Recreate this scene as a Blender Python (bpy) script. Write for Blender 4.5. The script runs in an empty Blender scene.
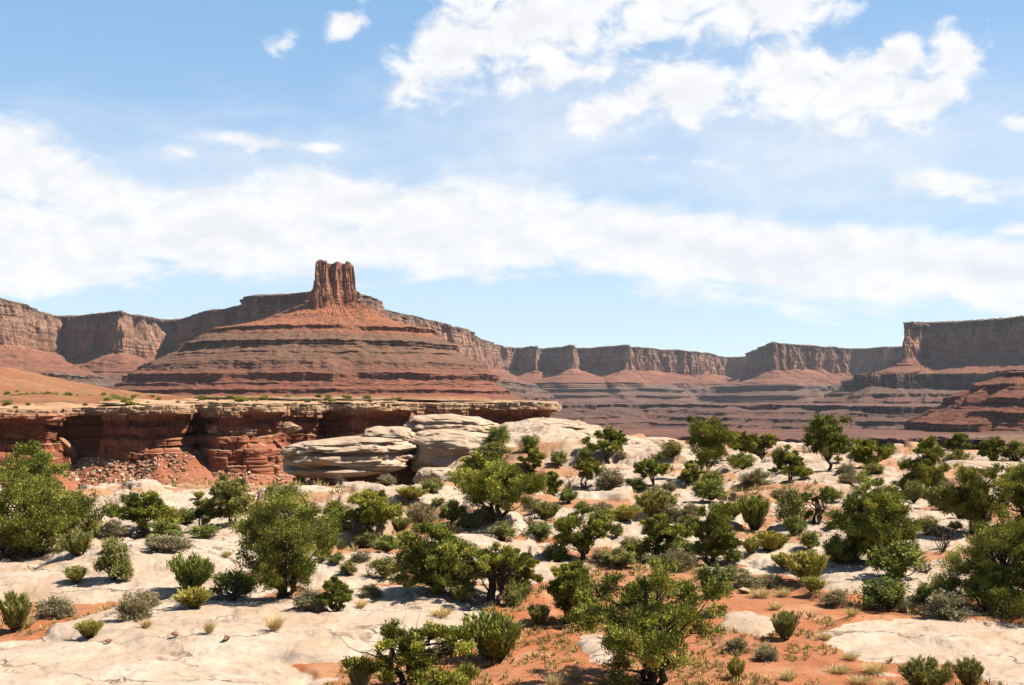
import bpy, bmesh, math, random
import numpy as np
from mathutils import Vector

# ------------------------------------------------------------------ camera, sky, sun, exposure
S = bpy.context.scene
COL = S.collection
W, H, F = 1024, 685, 1100.0        # picture size and focal length in pixels
HZ = 398.0                          # picture row of the eye level
CZ = 9.0                            # height of the eye above the rock bench

cam_d = bpy.data.cameras.new('camera')
cam_d.sensor_width = 36.0
cam_d.lens = 36.0 * F / W
cam_d.shift_y = (HZ - H / 2) / W
cam_d.clip_start, cam_d.clip_end = 0.5, 60000.0
cam = bpy.data.objects.new('camera', cam_d)
COL.objects.link(cam)
cam.location = (0, 0, CZ)
cam.rotation_euler = (math.radians(90), 0, 0)
S.camera = cam

SUN_EL, SUN_AZ = math.radians(52), math.radians(1)     # azimuth from +X towards +Y
sun_vec = Vector((math.cos(SUN_EL) * math.cos(SUN_AZ), math.cos(SUN_EL) * math.sin(SUN_AZ), math.sin(SUN_EL)))
sun_d = bpy.data.lights.new('sun', 'SUN')
sun_d.energy = 5.0
sun_d.angle = math.radians(0.5)
sun_d.color = (1.0, 0.95, 0.86)
sun = bpy.data.objects.new('sun', sun_d)
COL.objects.link(sun)
sun.rotation_euler = sun_vec.to_track_quat('Z', 'Y').to_euler()

S.view_settings.view_transform = 'Standard'
S.view_settings.look = 'None'
S.view_settings.exposure = 1.75
S.view_settings.gamma = 1.0
S.view_settings.use_curve_mapping = False
S.render.film_transparent = False
S.cycles.use_denoising = True
S.cycles.max_bounces = 6
S.cycles.diffuse_bounces = 3
S.cycles.glossy_bounces = 2
S.cycles.transmission_bounces = 3
S.cycles.volume_bounces = 1
S.cycles.use_adaptive_sampling = True
S.cycles.adaptive_threshold = 0.015


class NT:
    """small helper to write node trees as expressions"""
    def __init__(self, tree):
        self.t = tree
        tree.nodes.clear()

    def n(self, kind, **kw):
        nd = self.t.nodes.new(kind)
        for k, v in kw.items():
            setattr(nd, k, v)
        return nd

    def put(self, sock, v):
        if isinstance(v, bpy.types.NodeSocket):
            self.t.links.new(v, sock)
        elif v is not None:
            if hasattr(sock.default_value, '__len__') and not hasattr(v, '__len__'):
                v = (v,) * len(sock.default_value)
            if hasattr(sock.default_value, '__len__') and len(sock.default_value) == 4 and len(v) == 3:
                v = tuple(v) + (1.0,)
            sock.default_value = v

    def m(self, op, a, b=None, c=None, clamp=False):
        nd = self.n('ShaderNodeMath', operation=op, use_clamp=clamp)
        for i, v in enumerate((a, b, c)):
            if v is not None:
                self.put(nd.inputs[i], v)
        return nd.outputs[0]

    def vm(self, op, a, b=None):
        nd = self.n('ShaderNodeVectorMath', operation=op)
        self.put(nd.inputs[0], a)
        if b is not None:
            self.put(nd.inputs[1], b)
        return nd.outputs['Value' if op in ('DOT_PRODUCT', 'LENGTH', 'DISTANCE') else 'Vector']

    def noise(self, vec, scale, detail=4.0, rough=0.55, dist=0.0, lac=2.0):
        nd = self.n('ShaderNodeTexNoise')
        self.put(nd.inputs['Vector'], vec)
        nd.inputs['Scale'].default_value = scale
        nd.inputs['Detail'].default_value = detail
        nd.inputs['Roughness'].default_value = rough
        nd.inputs['Distortion'].default_value = dist
        nd.inputs['Lacunarity'].default_value = lac
        return nd.outputs[0]

    def voro(self, vec, scale, feature='F1', rand=1.0):
        nd = self.n('ShaderNodeTexVoronoi', feature=feature)
        self.put(nd.inputs['Vector'], vec)
        nd.inputs['Scale'].default_value = scale
        nd.inputs['Randomness'].default_value = rand
        return nd

    def rng(self, v, a, b, c=0.0, d=1.0, smooth=True):
        nd = self.n('ShaderNodeMapRange', interpolation_type='SMOOTHSTEP' if smooth else 'LINEAR', clamp=True)
        self.put(nd.inputs[0], v)
        for i, q in enumerate((a, b, c, d)):
            self.put(nd.inputs[i + 1], q)
        return nd.outputs[0]

    def mix(self, f, a, b, mode='MIX'):
        nd = self.n('ShaderNodeMix', data_type='RGBA', blend_type=mode)
        self.put(nd.inputs[0], f)
        self.put(nd.inputs[6], a)
        self.put(nd.inputs[7], b)
        return nd.outputs[2]

    def ramp(self, f, stops, interp='LINEAR'):
        nd = self.n('ShaderNodeValToRGB')
        cr = nd.color_ramp
        cr.interpolation = interp
        while len(cr.elements) > 1:
            cr.elements.remove(cr.elements[-1])
        for i, (p, c) in enumerate(stops):
            e = cr.elements[0] if i == 0 else cr.elements.new(p)
            e.position = p
            e.color = tuple(c) + (1.0,)
        self.put(nd.inputs[0], f)
        return nd.outputs[0]

    def sep(self, v):
        nd = self.n('ShaderNodeSeparateXYZ')
        self.put(nd.inputs[0], v)
        return nd.outputs

    def comb(self, x, y, z):
        nd = self.n('ShaderNodeCombineXYZ')
        for i, v in enumerate((x, y, z)):
            self.put(nd.inputs[i], v)
        return nd.outputs[0]


# sky: Nishita air with clouds placed by direction
world = bpy.data.worlds.new('World')
S.world = world
world.use_nodes = True
q = NT(world.node_tree)
sky = q.n('ShaderNodeTexSky', sky_type='NISHITA')
sky.sun_disc = False
sky.sun_elevation = SUN_EL
sky.sun_rotation = math.pi / 2 - SUN_AZ
sky.altitude = 1400
sky.air_density = 1.0
sky.dust_density = 0.9
sky.ozone_density = 1.0
SKY_STRENGTH = 0.061
d_ = q.n('ShaderNodeTexCoord').outputs['Generated']
dx, dy, dz = q.sep(d_)
az = q.m('ARCTAN2', dx, dy)
el = q.m('ARCSINE', dz)
pc = q.comb(az, el, 0.0)


def az_el(px, py):
    x, z = (px - 512) / F, (HZ - py) / F
    return math.atan2(x, 1.0), math.asin(z / math.sqrt(1 + x * x + z * z))


def cloud_field(blobs, warp):
    """largest of several soft ellipses, picture-independent directions on the sky"""
    out = None
    wx = q.m('ADD', az, q.m('MULTIPLY', q.m('SUBTRACT', warp[0], 0.5), warp[2]))
    wy = q.m('ADD', el, q.m('MULTIPLY', q.m('SUBTRACT', warp[1], 0.5), warp[2] * 0.7))
    for (px, py, rx, ry, rot, wgt) in blobs:
        a, e = az_el(px, py)
        c, s = math.cos(math.radians(rot)), math.sin(math.radians(rot))
        u = q.m('SUBTRACT', wx, a)
        v = q.m('SUBTRACT', wy, e)
        ru = q.m('MULTIPLY', q.m('ADD', q.m('MULTIPLY', u, c), q.m('MULTIPLY', v, s)), F / rx)
        rv = q.m('MULTIPLY', q.m('ADD', q.m('MULTIPLY', v, c), q.m('MULTIPLY', u, -s)), F / ry)
        r = q.m('SQRT', q.m('ADD', q.m('MULTIPLY', ru, ru), q.m('MULTIPLY', rv, rv)))
        val = q.m('MULTIPLY', q.m('SUBTRACT', 1.0, r), wgt)
        out = val if out is None else q.m('SMOOTH_MAX', out, val, 0.12)
    return out


n_lo = q.noise(q.vm('MULTIPLY', pc, (1.0, 1.6, 1.0)), 9.0, 5, 0.6)
n_lo2 = q.noise(q.vm('ADD', q.vm('MULTIPLY', pc, (1.0, 1.6, 1.0)), (3.1, 7.7, 1.3)), 9.0, 5, 0.6)
n_hi = q.noise(q.vm('MULTIPLY', pc, (1.0, 1.5, 1.0)), 26.0, 8, 0.62, 0.4)
n_st = q.noise(q.vm('MULTIPLY', pc, (1.0, 3.2, 1.0)), 11.0, 8, 0.6, 0.5)
cumulus = cloud_field([
    (640, -25, 250, 75, 0, 1.0), (770, -15, 130, 60, 10, 1.0), (540, 25, 120, 55, 12, 1.0), (455, 45, 75, 45, 20, 1.0), (420, 85, 45, 28, 25, .7),
    (560, 75, 120, 22, 6, .6), (690, 88, 62, 42, 0, 1.0), (635, 100, 42, 26, 0, .8), (790, 78, 66, 46, 0, 1.0), (850, 88, 85, 38, 0, 1.0),
    (925, 98, 55, 30, 15, 1.0), (900, 62, 32, 30, 0, .9), (962, 55, 28, 34, 20, .95), (842, 128, 40, 22, 0, .6), (595, 113, 38, 24, 8, 1.25),
    (340, 23, 26, 17, 0, .9), (283, 41, 26, 11, 30, .55), (1018, 122, 14, 11, 0, .8)],
    (n_lo, n_lo2, 0.028))
bank = cloud_field([
    (20, 165, 95, 50, -12, 1.0), (100, 205, 130, 45, -10, .8), (-60, 235, 330, 62, 0, 1.0), (230, 235, 230, 58, 0, .95), (330, 200, 120, 45, 0, .85),
    (470, 228, 190, 62, 0, 1.0), (640, 242, 210, 50, -4, 1.05), (800, 264, 250, 54, -5, 1.15), (985, 270, 190, 44, -4, 1.1), (1120, 280, 220, 50, 0, 1.0),
    (420, 248, 300, 38, 0, .9), (950, 184, 80, 18, -6, .75), (240, 140, 66, 12, -4, .62), (320, 146, 40, 8, 0, .45), (1010, 232, 40, 16, 0, .6),
    (670, 160, 90, 12, -5, .42), (180, 152, 30, 16, 0, .4)],
    (n_lo2, n_st, 0.022))
cd = q.m('ADD', cumulus, q.m('MULTIPLY', q.m('SUBTRACT', n_hi, 0.52), 1.9))
c_mask = q.rng(cd, -0.04, 0.55)
bd = q.m('ADD', bank, q.m('ADD', q.m('MULTIPLY', q.m('SUBTRACT', n_st, 0.52), 1.15), q.m('MULTIPLY', q.m('SUBTRACT', n_hi, 0.52), 0.5)))
b_mask = q.m('MULTIPLY', q.rng(bd, 0.04, 0.50), 0.97)
veil = cloud_field([(820, 150, 380, 110, 0, 1.0), (560, 130, 330, 120, 10, .9), (250, 190, 420, 110, 0, .8)], (n_lo, n_lo2, 0.03))
v_mask = q.m('MULTIPLY', q.rng(q.m('ADD', veil, q.m('MULTIPLY', q.m('SUBTRACT', n_st, 0.5), 0.9)), -0.05, 1.0), 0.55)
keep = q.m('MULTIPLY', q.m('MULTIPLY', q.m('SUBTRACT', 1.0, c_mask), q.m('SUBTRACT', 1.0, b_mask)), q.m('SUBTRACT', 1.0, v_mask))
mask = q.m('SUBTRACT', 1.0, keep)
thick = q.rng(q.m('ADD', q.m('MAXIMUM', cd, bd), q.m('MULTIPLY', q.m('SUBTRACT', n_lo, 0.5), 1.2)), 0.45, 1.25)
cloud_col = q.mix(thick, (0.282, 0.284, 0.288), (0.252, 0.256, 0.268))
n_off = q.noise(q.vm('MULTIPLY', q.vm('ADD', pc, (0.010, 0.012, 0.0)), (1.0, 1.5, 1.0)), 26.0, 8, 0.62, 0.4)
cloud_shade = q.m('SUBTRACT', n_hi, n_off)  # sunlit and shaded cloud sides painted into the colour by an offset noise
cloud_col = q.mix(q.rng(cloud_shade, -0.22, 0.22, 0.0, 1.0), q.mix(1.0, cloud_col, (0.94, 0.95, 0.965), 'MULTIPLY'), q.mix(1.0, cloud_col, (1.07, 1.065, 1.06), 'MULTIPLY'))
air = q.mix(1.0, sky.outputs[0], (SKY_STRENGTH * 1.0, SKY_STRENGTH * 1.03, SKY_STRENGTH * 1.04), 'MULTIPLY')
pale = q.ramp(q.m('DIVIDE', el, 0.45), [(0.0, (.170, .215, .252)), (0.22, (.165, .212, .255)), (0.5, (.112, .178, .256)), (0.8, (.080, .150, .245)), (1.0, (.06, .12, .215))])
air = q.mix(0.72, air, pale)
sky_col = q.mix(mask, air, cloud_col)
bg = q.n('ShaderNodeBackground')
q.put(bg.inputs['Color'], sky_col)
bg.inputs['Strength'].default_value = 1.0
wo = q.n('ShaderNodeOutputWorld')
q.t.links.new(bg.outputs[0], wo.inputs['Surface'])

# ------------------------------------------------------------------ helpers
rnd = random.Random(7)


def _hash(ix, iy, iz, seed):
    h = (ix.astype(np.int64) * 374761393 + iy.astype(np.int64) * 668265263 + iz.astype(np.int64) * 2147483647 + seed * 974711) & 0xFFFFFFFF
    h = ((h ^ (h >> 13)) * 1274126177) & 0xFFFFFFFF
    h = ((h ^ (h >> 16)) * 2246822519) & 0xFFFFFFFF
    return ((h ^ (h >> 15)) & 0xFFFFFF) / float(0xFFFFFF)


def vnoise(x, y=0.0, z=0.0, seed=0):
    """smooth value noise in 0..1"""
    x, y, z = np.broadcast_arrays(np.asarray(x, float), np.asarray(y, float), np.asarray(z, float))
    ix, iy, iz = np.floor(x), np.floor(y), np.floor(z)
    fx, fy, fz = x - ix, y - iy, z - iz
    fx, fy, fz = (t * t * t * (t * (t * 6 - 15) + 10) for t in (fx, fy, fz))
    ix, iy, iz = ix.astype(np.int64), iy.astype(np.int64), iz.astype(np.int64)
    flat = (not np.any(fz)) and (not np.any(iz))

    def lay(k):
        a = _hash(ix, iy, iz + k, seed) * (1 - fx) + _hash(ix + 1, iy, iz + k, seed) * fx
        b = _hash(ix, iy + 1, iz + k, seed) * (1 - fx) + _hash(ix + 1, iy + 1, iz + k, seed) * fx
        return a * (1 - fy) + b * fy
    if flat:
        return lay(0)
    return lay(0) * (1 - fz) + lay(1) * fz


def fbm(x, y=0.0, z=0.0, seed=0, octv=4, gain=0.5):
    s, a, t, f = 0.0, 1.0, 0.0, 1.0
    for o in range(octv):
        s = s + a * vnoise(np.asarray(x) * f + 17.3 * o, np.asarray(y) * f + 5.1 * o, np.asarray(z) * f, seed + o)
        t += a
        a *= gain
        f *= 2.03
    return s / t


def ridge(x, y=0.0, z=0.0, seed=0, octv=3):
    return 1 - np.abs(2 * fbm(x, y, z, seed, octv) - 1)


def sstep(a, b, v):
    t = np.clip((np.asarray(v, float) - a) / (b - a), 0, 1)
    return t * t * (3 - 2 * t)


def mesh_np(name, V, faces, mat, parent=None, smooth=False, attr=None):
    """one mesh object from numpy arrays; faces is (n, 3) or (n, 4)"""
    V = np.ascontiguousarray(V, dtype=np.float32)
    faces = np.ascontiguousarray(faces, dtype=np.int32)
    me = bpy.data.meshes.new(name)
    n, k = faces.shape
    me.vertices.add(len(V))
    me.vertices.foreach_set('co', V.ravel())
    me.loops.add(n * k)
    me.loops.foreach_set('vertex_index', faces.ravel())
    me.polygons.add(n)
    me.polygons.foreach_set('loop_start', np.arange(0, n * k, k, dtype=np.int32))
    me.polygons.foreach_set('loop_total', np.full(n, k, dtype=np.int32))
    me.polygons.foreach_set('use_smooth', np.full(n, bool(smooth)))
    me.update(calc_edges=True)
    for an, av in (attr or {}).items():
        at = me.attributes.new(an, 'FLOAT', 'POINT')
        at.data.foreach_set('value', np.ascontiguousarray(av, dtype=np.float32).ravel())
    me.materials.append(mat)
    o = bpy.data.objects.new(name, me)
    COL.objects.link(o)
    if parent is not None:
        o.parent = parent
    return o


def grid_faces(nu, nv, wrap=False):
    i = np.arange(nu if wrap else nu - 1)[:, None]
    j = np.arange(nv - 1)[None, :]
    i2 = (i + 1) % nu
    f = np.stack([i * nv + j, i2 * nv + j, i2 * nv + j + 1, i * nv + j + 1], -1)
    return f.reshape(-1, 4)


def tag(o, label, cat, group=None, kind=None):
    if label:
        o['label'] = label
    if cat:
        o['category'] = cat
    if group:
        o['group'] = group
    if kind:
        o['kind'] = kind
    return o


def material(name):
    m = bpy.data.materials.new(name)
    m.use_nodes = True
    t = NT(m.node_tree)
    return m, t


def finish(t, col, rough=0.9, bump=None, strength=0.4, dist=0.1, spec=0.2, gain=0.43):
    col = t.mix(1.0, col, (gain,) * 3, 'MULTIPLY')
    b = t.n('ShaderNodeBsdfPrincipled')
    t.put(b.inputs['Base Color'], col)
    t.put(b.inputs['Roughness'], rough)
    b.inputs['Specular IOR Level'].default_value = spec
    if bump is not None:
        bp = t.n('ShaderNodeBump')
        t.put(bp.inputs['Height'], bump)
        bp.inputs['Strength'].default_value = strength
        bp.inputs['Distance'].default_value = dist
        t.t.links.new(bp.outputs[0], b.inputs['Normal'])
    o = t.n('ShaderNodeOutputMaterial')
    t.t.links.new(b.outputs[0], o.inputs['Surface'])


def wpos(t):
    return t.n('ShaderNodeNewGeometry').outputs['Position']


def attr_of(t, name):
    a = t.n('ShaderNodeAttribute', attribute_name=name)
    return a.outputs['Fac']


# ------------------------------------------------------------------ rock and soil materials
def strata_material(name, stops, zlo, zhi, cliff_z, streak=(0.16, 0.085, 0.06), unit=1.0, speck=0.75, cliff_streaks=0.75, slope_bands=0.5, flat_col=None, gain=0.43):
    """layered sandstone coloured by height: stops are (z, colour); varnish streaks hang down faces between cliff_z[0] and cliff_z[1]"""
    m, t = material(name)
    p = wpos(t)
    x, y, z = t.sep(p)
    w = t.m('MULTIPLY', t.m('SUBTRACT', t.noise(p, 0.012 / unit, 3), 0.5), 16.0 * unit)
    zz = t.m('ADD', z, w)
    f = t.rng(zz, zlo, zhi, smooth=False)
    col = t.ramp(f, [((s - zlo) / (zhi - zlo), c) for s, c in stops])
    # thin horizontal beds
    bed = t.noise(t.comb(t.m('MULTIPLY', x, 0.004 / unit), t.m('MULTIPLY', y, 0.004 / unit), t.m('MULTIPLY', zz, 0.16 / unit)), 1.0, 5, 0.7)
    col = t.mix(t.m('MULTIPLY', t.rng(bed, 0.42, 0.62), slope_bands), col, t.mix(0.5, col, (0.05, 0.03, 0.025)))
    # vertical varnish streaks on the cliff band
    st = t.noise(t.comb(t.m('MULTIPLY', x, 0.035 / unit), t.m('MULTIPLY', y, 0.035 / unit), t.m('MULTIPLY', z, 0.009 / unit)), 1.0, 6, 0.7, 0.6)
    inb = t.m('MULTIPLY', t.rng(z, cliff_z[0] - 8 * unit, cliff_z[0] + 8 * unit), t.rng(z, cliff_z[1], cliff_z[1] + 10 * unit, 1.0, 0.6))
    col = t.mix(t.m('MULTIPLY', t.m('MULTIPLY', t.rng(st, 0.44, 0.68), inb), cliff_streaks), col, streak)
    if flat_col is not None:
        nz = t.sep(t.n('ShaderNodeNewGeometry').outputs['True Normal'])[2]
        col = t.mix(t.rng(nz, 0.90, 0.97), col, t.mix(t.rng(t.noise(p, 0.12, 5, 0.65), 0.4, 0.62), flat_col, (0.44, 0.20, 0.095)))
    # blotches and rubble speckle
    bl = t.noise(p, 0.03 / unit, 5, 0.65)
    col = t.mix(t.rng(bl, 0.35, 0.7, 0.0, 0.4), col, t.mix(1.0, col, (1.25, 1.1, 0.95), 'MULTIPLY'))
    sp = t.noise(p, 0.32 / unit, 3, 0.75)
    col = t.mix(t.rng(sp, 0.48, 0.66, 0.0, speck), col, t.mix(0.75, col, (0.05, 0.045, 0.03)))
    sp3 = t.noise(p, 0.06 / unit, 5, 0.8)
    col = t.mix(t.rng(sp3, 0.5, 0.6, 0.0, speck), col, t.mix(0.72, col, (0.045, 0.035, 0.03)))
    sp2 = t.noise(p, 0.5 / unit, 2, 0.7)
    col = t.mix(t.rng(sp2, 0.58, 0.72, 0.0, 0.35), col, (0.42, 0.26, 0.17))
    finish(t, col, 0.95, t.noise(p, 0.25 / unit, 6, 0.75), 0.8, 3.0 * unit, 0.1, gain)
    return m


WALL_STOPS = [(-110, (.20, .085, .055)), (-60, (.21, .09, .06)), (-20, (.165, .085, .065)), (10, (.22, .10, .07)), (38, (.185, .115, .085)), (62, (.20, .125, .09)),
              (75, (.29, .115, .065)), (125, (.33, .125, .068)), (150, (.52, .245, .15)), (225, (.58, .32, .205)), (246, (.33, .19, .12)), (262, (.20, .13, .085))]
M_WALL = strata_material('canyon_wall_sandstone', WALL_STOPS, -110, 270, (135, 250), slope_bands=0.75)
BUTTE_STOPS = [(-80, (.26, .095, .055)), (20, (.30, .10, .055)), (48, (.32, .115, .065)), (60, (.24, .105, .062)), (92, (.27, .135, .078)), (112, (.24, .12, .07)),
               (124, (.42, .15, .07)), (180, (.48, .17, .075)), (196, (.66, .27, .14)), (262, (.60, .27, .16))]
M_BUTTE = strata_material('butte_sandstone', BUTTE_STOPS, -80, 270, (182, 255), (0.20, 0.085, 0.055), 0.8, 0.85, 0.55, gain=0.41)
RIM_STOPS = [(-40, (.36, .15, .08)), (-12, (.36, .13, .065)), (-9, (.30, .095, .048)), (-3, (.36, .12, .06)), (1, (.28, .09, .048)), (3.4, (.34, .125, .07)), (4.6, (.42, .22, .12)), (6.5, (.52, .36, .22)), (12, (.50, .36, .22)), (30, (.46, .22, .10)), (45, (.46, .20, .09))]
M_RIM = strata_material('red_rim_sandstone', RIM_STOPS, -40, 45, (-9, 4.5), (0.10, 0.035, 0.025), 0.09, 0.35, 0.6, 0.55, (0.50, 0.34, 0.20), gain=0.53)
M_INNER = strata_material('inner_rim_sandstone', [(-120, (.26, .12, .08)), (-45, (.25, .10, .065)), (-28, (.20, .085, .06)), (-20, (.34, .19, .12)), (0, (.27, .13, .085)), (60, (.28, .14, .09))],
                          -120, 60, (-45, -22), (0.08, 0.035, 0.03), 0.4, 0.5)

# pale slickrock and red sand, mixed by the ground's own rock mask
m_ground, t = material('slickrock_and_sand')
p = wpos(t)
rk = attr_of(t, 'rock')
redness = attr_of(t, 'red')
n1 = t.noise(p, 0.35, 6, 0.62)
n2 = t.noise(p, 2.4, 6, 0.65)
n3 = t.noise(p, 14.0, 4, 0.7)
px_, py_, pz_ = t.sep(p)
flat = t.comb(t.m('MULTIPLY', px_, 0.35), py_, t.m('MULTIPLY', pz_, 6.0))
lay = t.noise(flat, 0.9, 5, 0.6, 0.6)
rock = t.mix(t.rng(n1, 0.32, 0.68), (0.56, 0.39, 0.265), (0.64, 0.50, 0.375))
rock = t.mix(t.rng(lay, 0.5, 0.72, 0.0, 0.55), rock, (0.46, 0.31, 0.20))
rock = t.mix(t.rng(n2, 0.5, 0.72, 0.0, 0.65), rock, (0.36, 0.265, 0.19))
rock = t.mix(t.rng(t.noise(p, 0.13, 5, 0.65), 0.5, 0.66, 0.0, 0.6), rock, (0.47, 0.30, 0.17))
spots = t.noise(p, 5.5, 3, 0.6)
rock = t.mix(t.rng(spots, 0.66, 0.74, 0.0, 0.7), rock, (0.24, 0.155, 0.10))
wob = t.n('ShaderNodeTexNoise')
t.put(wob.inputs['Vector'], p)
wob.inputs['Scale'].default_value = 0.5
wob.inputs['Detail'].default_value = 6
wob.inputs['Roughness'].default_value = 0.6
cr = t.voro(t.vm('ADD', t.vm('MULTIPLY', p, (0.13, 0.26, 0.26)), t.vm('MULTIPLY', wob.outputs['Color'], (0.9, 0.9, 0.0))), 1.0, 'DISTANCE_TO_EDGE').outputs['Distance']
crack = t.m('MULTIPLY', t.rng(cr, 0.004, 0.022, 1.0, 0.0), t.rng(n1, 0.40, 0.56))
rock = t.mix(t.m('MULTIPLY', crack, 0.85), rock, (0.15, 0.085, 0.05))
pits = t.noise(t.vm('MULTIPLY', p, (1.0, 1.9, 1.0)), 2.6, 4, 0.7)
rock = t.mix(t.rng(pits, 0.62, 0.70, 0.0, 0.75), rock, (0.27, 0.185, 0.13))
rock = t.mix(t.rng(t.noise(p, 0.06, 4, 0.6), 0.4, 0.65, 0.0, 0.4), rock, t.mix(1.0, rock, (0.82, 0.76, 0.76), 'MULTIPLY'))
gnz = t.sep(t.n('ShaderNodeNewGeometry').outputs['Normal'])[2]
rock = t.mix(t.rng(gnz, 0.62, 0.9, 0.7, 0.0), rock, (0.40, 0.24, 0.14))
stain = t.noise(t.vm('MULTIPLY', p, (0.6, 1.5, 1.0)), 0.55, 7, 0.72, 0.5)
rock = t.mix(t.rng(stain, 0.55, 0.66, 0.0, 0.6), rock, (0.30, 0.235, 0.185))
sand = t.mix(redness, (0.50, 0.30, 0.165), (0.45, 0.15, 0.052))
sand = t.mix(t.rng(n2, 0.35, 0.7, 0.0, 0.5), sand, t.mix(1.0, sand, (0.72, 0.62, 0.55), 'MULTIPLY'))
sand = t.mix(t.rng(n3, 0.58, 0.72, 0.0, 0.6), sand, (0.20, 0.10, 0.055))
sand = t.mix(t.rng(t.noise(p, 22.0, 2, 0.6), 0.62, 0.72, 0.0, 0.5), sand, (0.62, 0.40, 0.25))
sand = t.mix(t.rng(t.noise(p, 0.8, 6, 0.7), 0.52, 0.62, 0.0, 0.55), sand, (0.25, 0.115, 0.06))
sand = t.mix(t.rng(t.noise(p, 0.28, 5, 0.65), 0.5, 0.64, 0.0, 0.5), sand, (0.56, 0.32, 0.17))
edge = t.rng(t.m('ADD', rk, t.m('ADD', t.m('MULTIPLY', t.m('SUBTRACT', n2, 0.5), 0.55), t.m('MULTIPLY', t.m('SUBTRACT', n3, 0.5), 0.35))), 0.44, 0.56)
col = t.mix(edge, sand, rock)
hgt = t.m('ADD', t.m('MULTIPLY', n3, 0.35), t.m('ADD', t.m('MULTIPLY', n2, 0.8), t.m('MULTIPLY', t.m('MULTIPLY', crack, edge), -0.6)))
finish(t, col, 0.92, hgt, 0.5, 0.12, 0.15)
M_GROUND = m_ground

# the same pale sandstone for free-standing blocks, with cross-bedding lines
m_block, t = material('pale_sandstone')
p = wpos(t)
info = t.n('ShaderNodeObjectInfo').outputs['Random']
bx_, by_, bz_ = t.sep(p)
dip = t.m('ADD', bz_, t.m('MULTIPLY', bx_, 0.22))
bed = t.noise(t.comb(t.m('MULTIPLY', bx_, 0.12), t.m('MULTIPLY', by_, 0.12), t.m('MULTIPLY', dip, 2.6)), 1.0, 5, 0.65, 0.25)
n1 = t.noise(p, 0.5, 6, 0.65)
n2 = t.noise(p, 3.0, 6, 0.7)
rock = t.mix(t.rng(n1, 0.3, 0.7), (0.55, 0.385, 0.25), (0.63, 0.485, 0.35))
rock = t.mix(t.rng(bed, 0.46, 0.64, 0.0, 0.75), rock, (0.36, 0.22, 0.135))
rock = t.mix(t.rng(n2, 0.55, 0.72, 0.0, 0.5), rock, (0.34, 0.25, 0.18))
rock = t.mix(t.rng(t.noise(p, 0.22, 4, 0.6), 0.5, 0.7, 0.0, 0.55), rock, (0.46, 0.26, 0.15))
finish(t, rock, 0.93, t.m('ADD', t.m('MULTIPLY', bed, 1.2), t.m('MULTIPLY', n2, 0.5)), 0.7, 0.22, 0.12)
M_BLOCK = m_block

m_red, t = material('red_sandstone')
p = wpos(t)
n1 = t.noise(p, 0.6, 6, 0.65)
n2 = t.noise(p, 4.0, 5, 0.7)
rock = t.mix(t.rng(n1, 0.35, 0.65), (0.40, 0.17, 0.09), (0.50, 0.27, 0.155))
rock = t.mix(t.rng(n2, 0.55, 0.7, 0.0, 0.6), rock, (0.20, 0.085, 0.05))
finish(t, rock, 0.93, n2, 0.5, 0.15, 0.12)
M_RED = m_red


m_rub, t = material('talus_rubble')
p = wpos(t)
ri = t.n('ShaderNodeNewGeometry').outputs['Random Per Island']
rub = t.ramp(ri, [(0.0, (0.36, 0.14, 0.075)), (0.35, (0.46, 0.22, 0.12)), (0.6, (0.58, 0.36, 0.22)), (1.0, (0.68, 0.50, 0.35))])
finish(t, t.mix(t.rng(t.noise(p, 3.0, 4, 0.7), 0.5, 0.7, 0, .5), rub, (0.2, 0.09, 0.05)), 0.95)
M_RUB = m_rub
m_r2, t = material('tan_weathered_rock')
p = wpos(t)
finish(t, t.mix(t.rng(t.noise(p, 0.7, 5, 0.7), 0.4, 0.6), (0.36, 0.16, 0.09), (0.56, 0.38, 0.24)), 0.95, t.noise(p, 2.0, 4, 0.7), 0.6, 0.2)
M_RUB2 = m_r2


def leaf_material(name, c_dark, c_mid, c_tip, trans=0.14):
    m, t = material(name)
    v = attr_of(t, 'tint')
    r = t.n('ShaderNodeObjectInfo').outputs['Random']
    col = t.ramp(v, [(0.0, c_dark), (0.5, c_mid), (1.0, c_tip)])
    col = t.mix(t.m('MULTIPLY', r, 0.45), col, t.mix(1.0, col, (1.35, 1.12, 0.8), 'MULTIPLY'))
    col = t.mix(1.0, col, (1.0,) * 3, 'MULTIPLY')
    dif = t.n('ShaderNodeBsdfDiffuse')
    t.put(dif.inputs['Color'], col)
    tr = t.n('ShaderNodeBsdfTranslucent')
    t.put(tr.inputs['Color'], t.mix(1.0, col, (1.3, 1.3, 0.6), 'MULTIPLY'))
    mx = t.n('ShaderNodeMixShader')
    mx.inputs[0].default_value = trans
    t.t.links.new(dif.outputs[0], mx.inputs[1])
    t.t.links.new(tr.outputs[0], mx.inputs[2])
    o = t.n('ShaderNodeOutputMaterial')
    t.t.links.new(mx.outputs[0], o.inputs['Surface'])
    return m


L_JUNIPER = leaf_material('juniper_foliage', (.045, .048, .013), (.140, .150, .030), (.29, .275, .06), .14)
L_PINYON = leaf_material('pinyon_foliage', (.038, .041, .012), (.118, .124, .028), (.24, .23, .052), .14)
L_GREEN = leaf_material('green_broom_foliage', (.050, .066, .020), (.115, .130, .034), (.22, .215, .055))
L_OLIVE = leaf_material('olive_shrub_foliage', (.075, .08, .028), (.135, .13, .045), (.22, .195, .065))
L_SAGE = leaf_material('grey_shrub_foliage', (.10, .085, .055), (.17, .145, .09), (.27, .23, .14), 0.15)
L_YELLOW = leaf_material('yellow_brush_foliage', (.10, .095, .028), (.20, .18, .048), (.31, .265, .075))
L_STRAW = leaf_material('dry_grass_blades', (.20, .14, .065), (.34, .255, .13), (.50, .40, .23), 0.15)
L_PAD = leaf_material('cactus_skin', (.10, .15, .06), (.17, .23, .10), (.26, .31, .15), 0.05)

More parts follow.
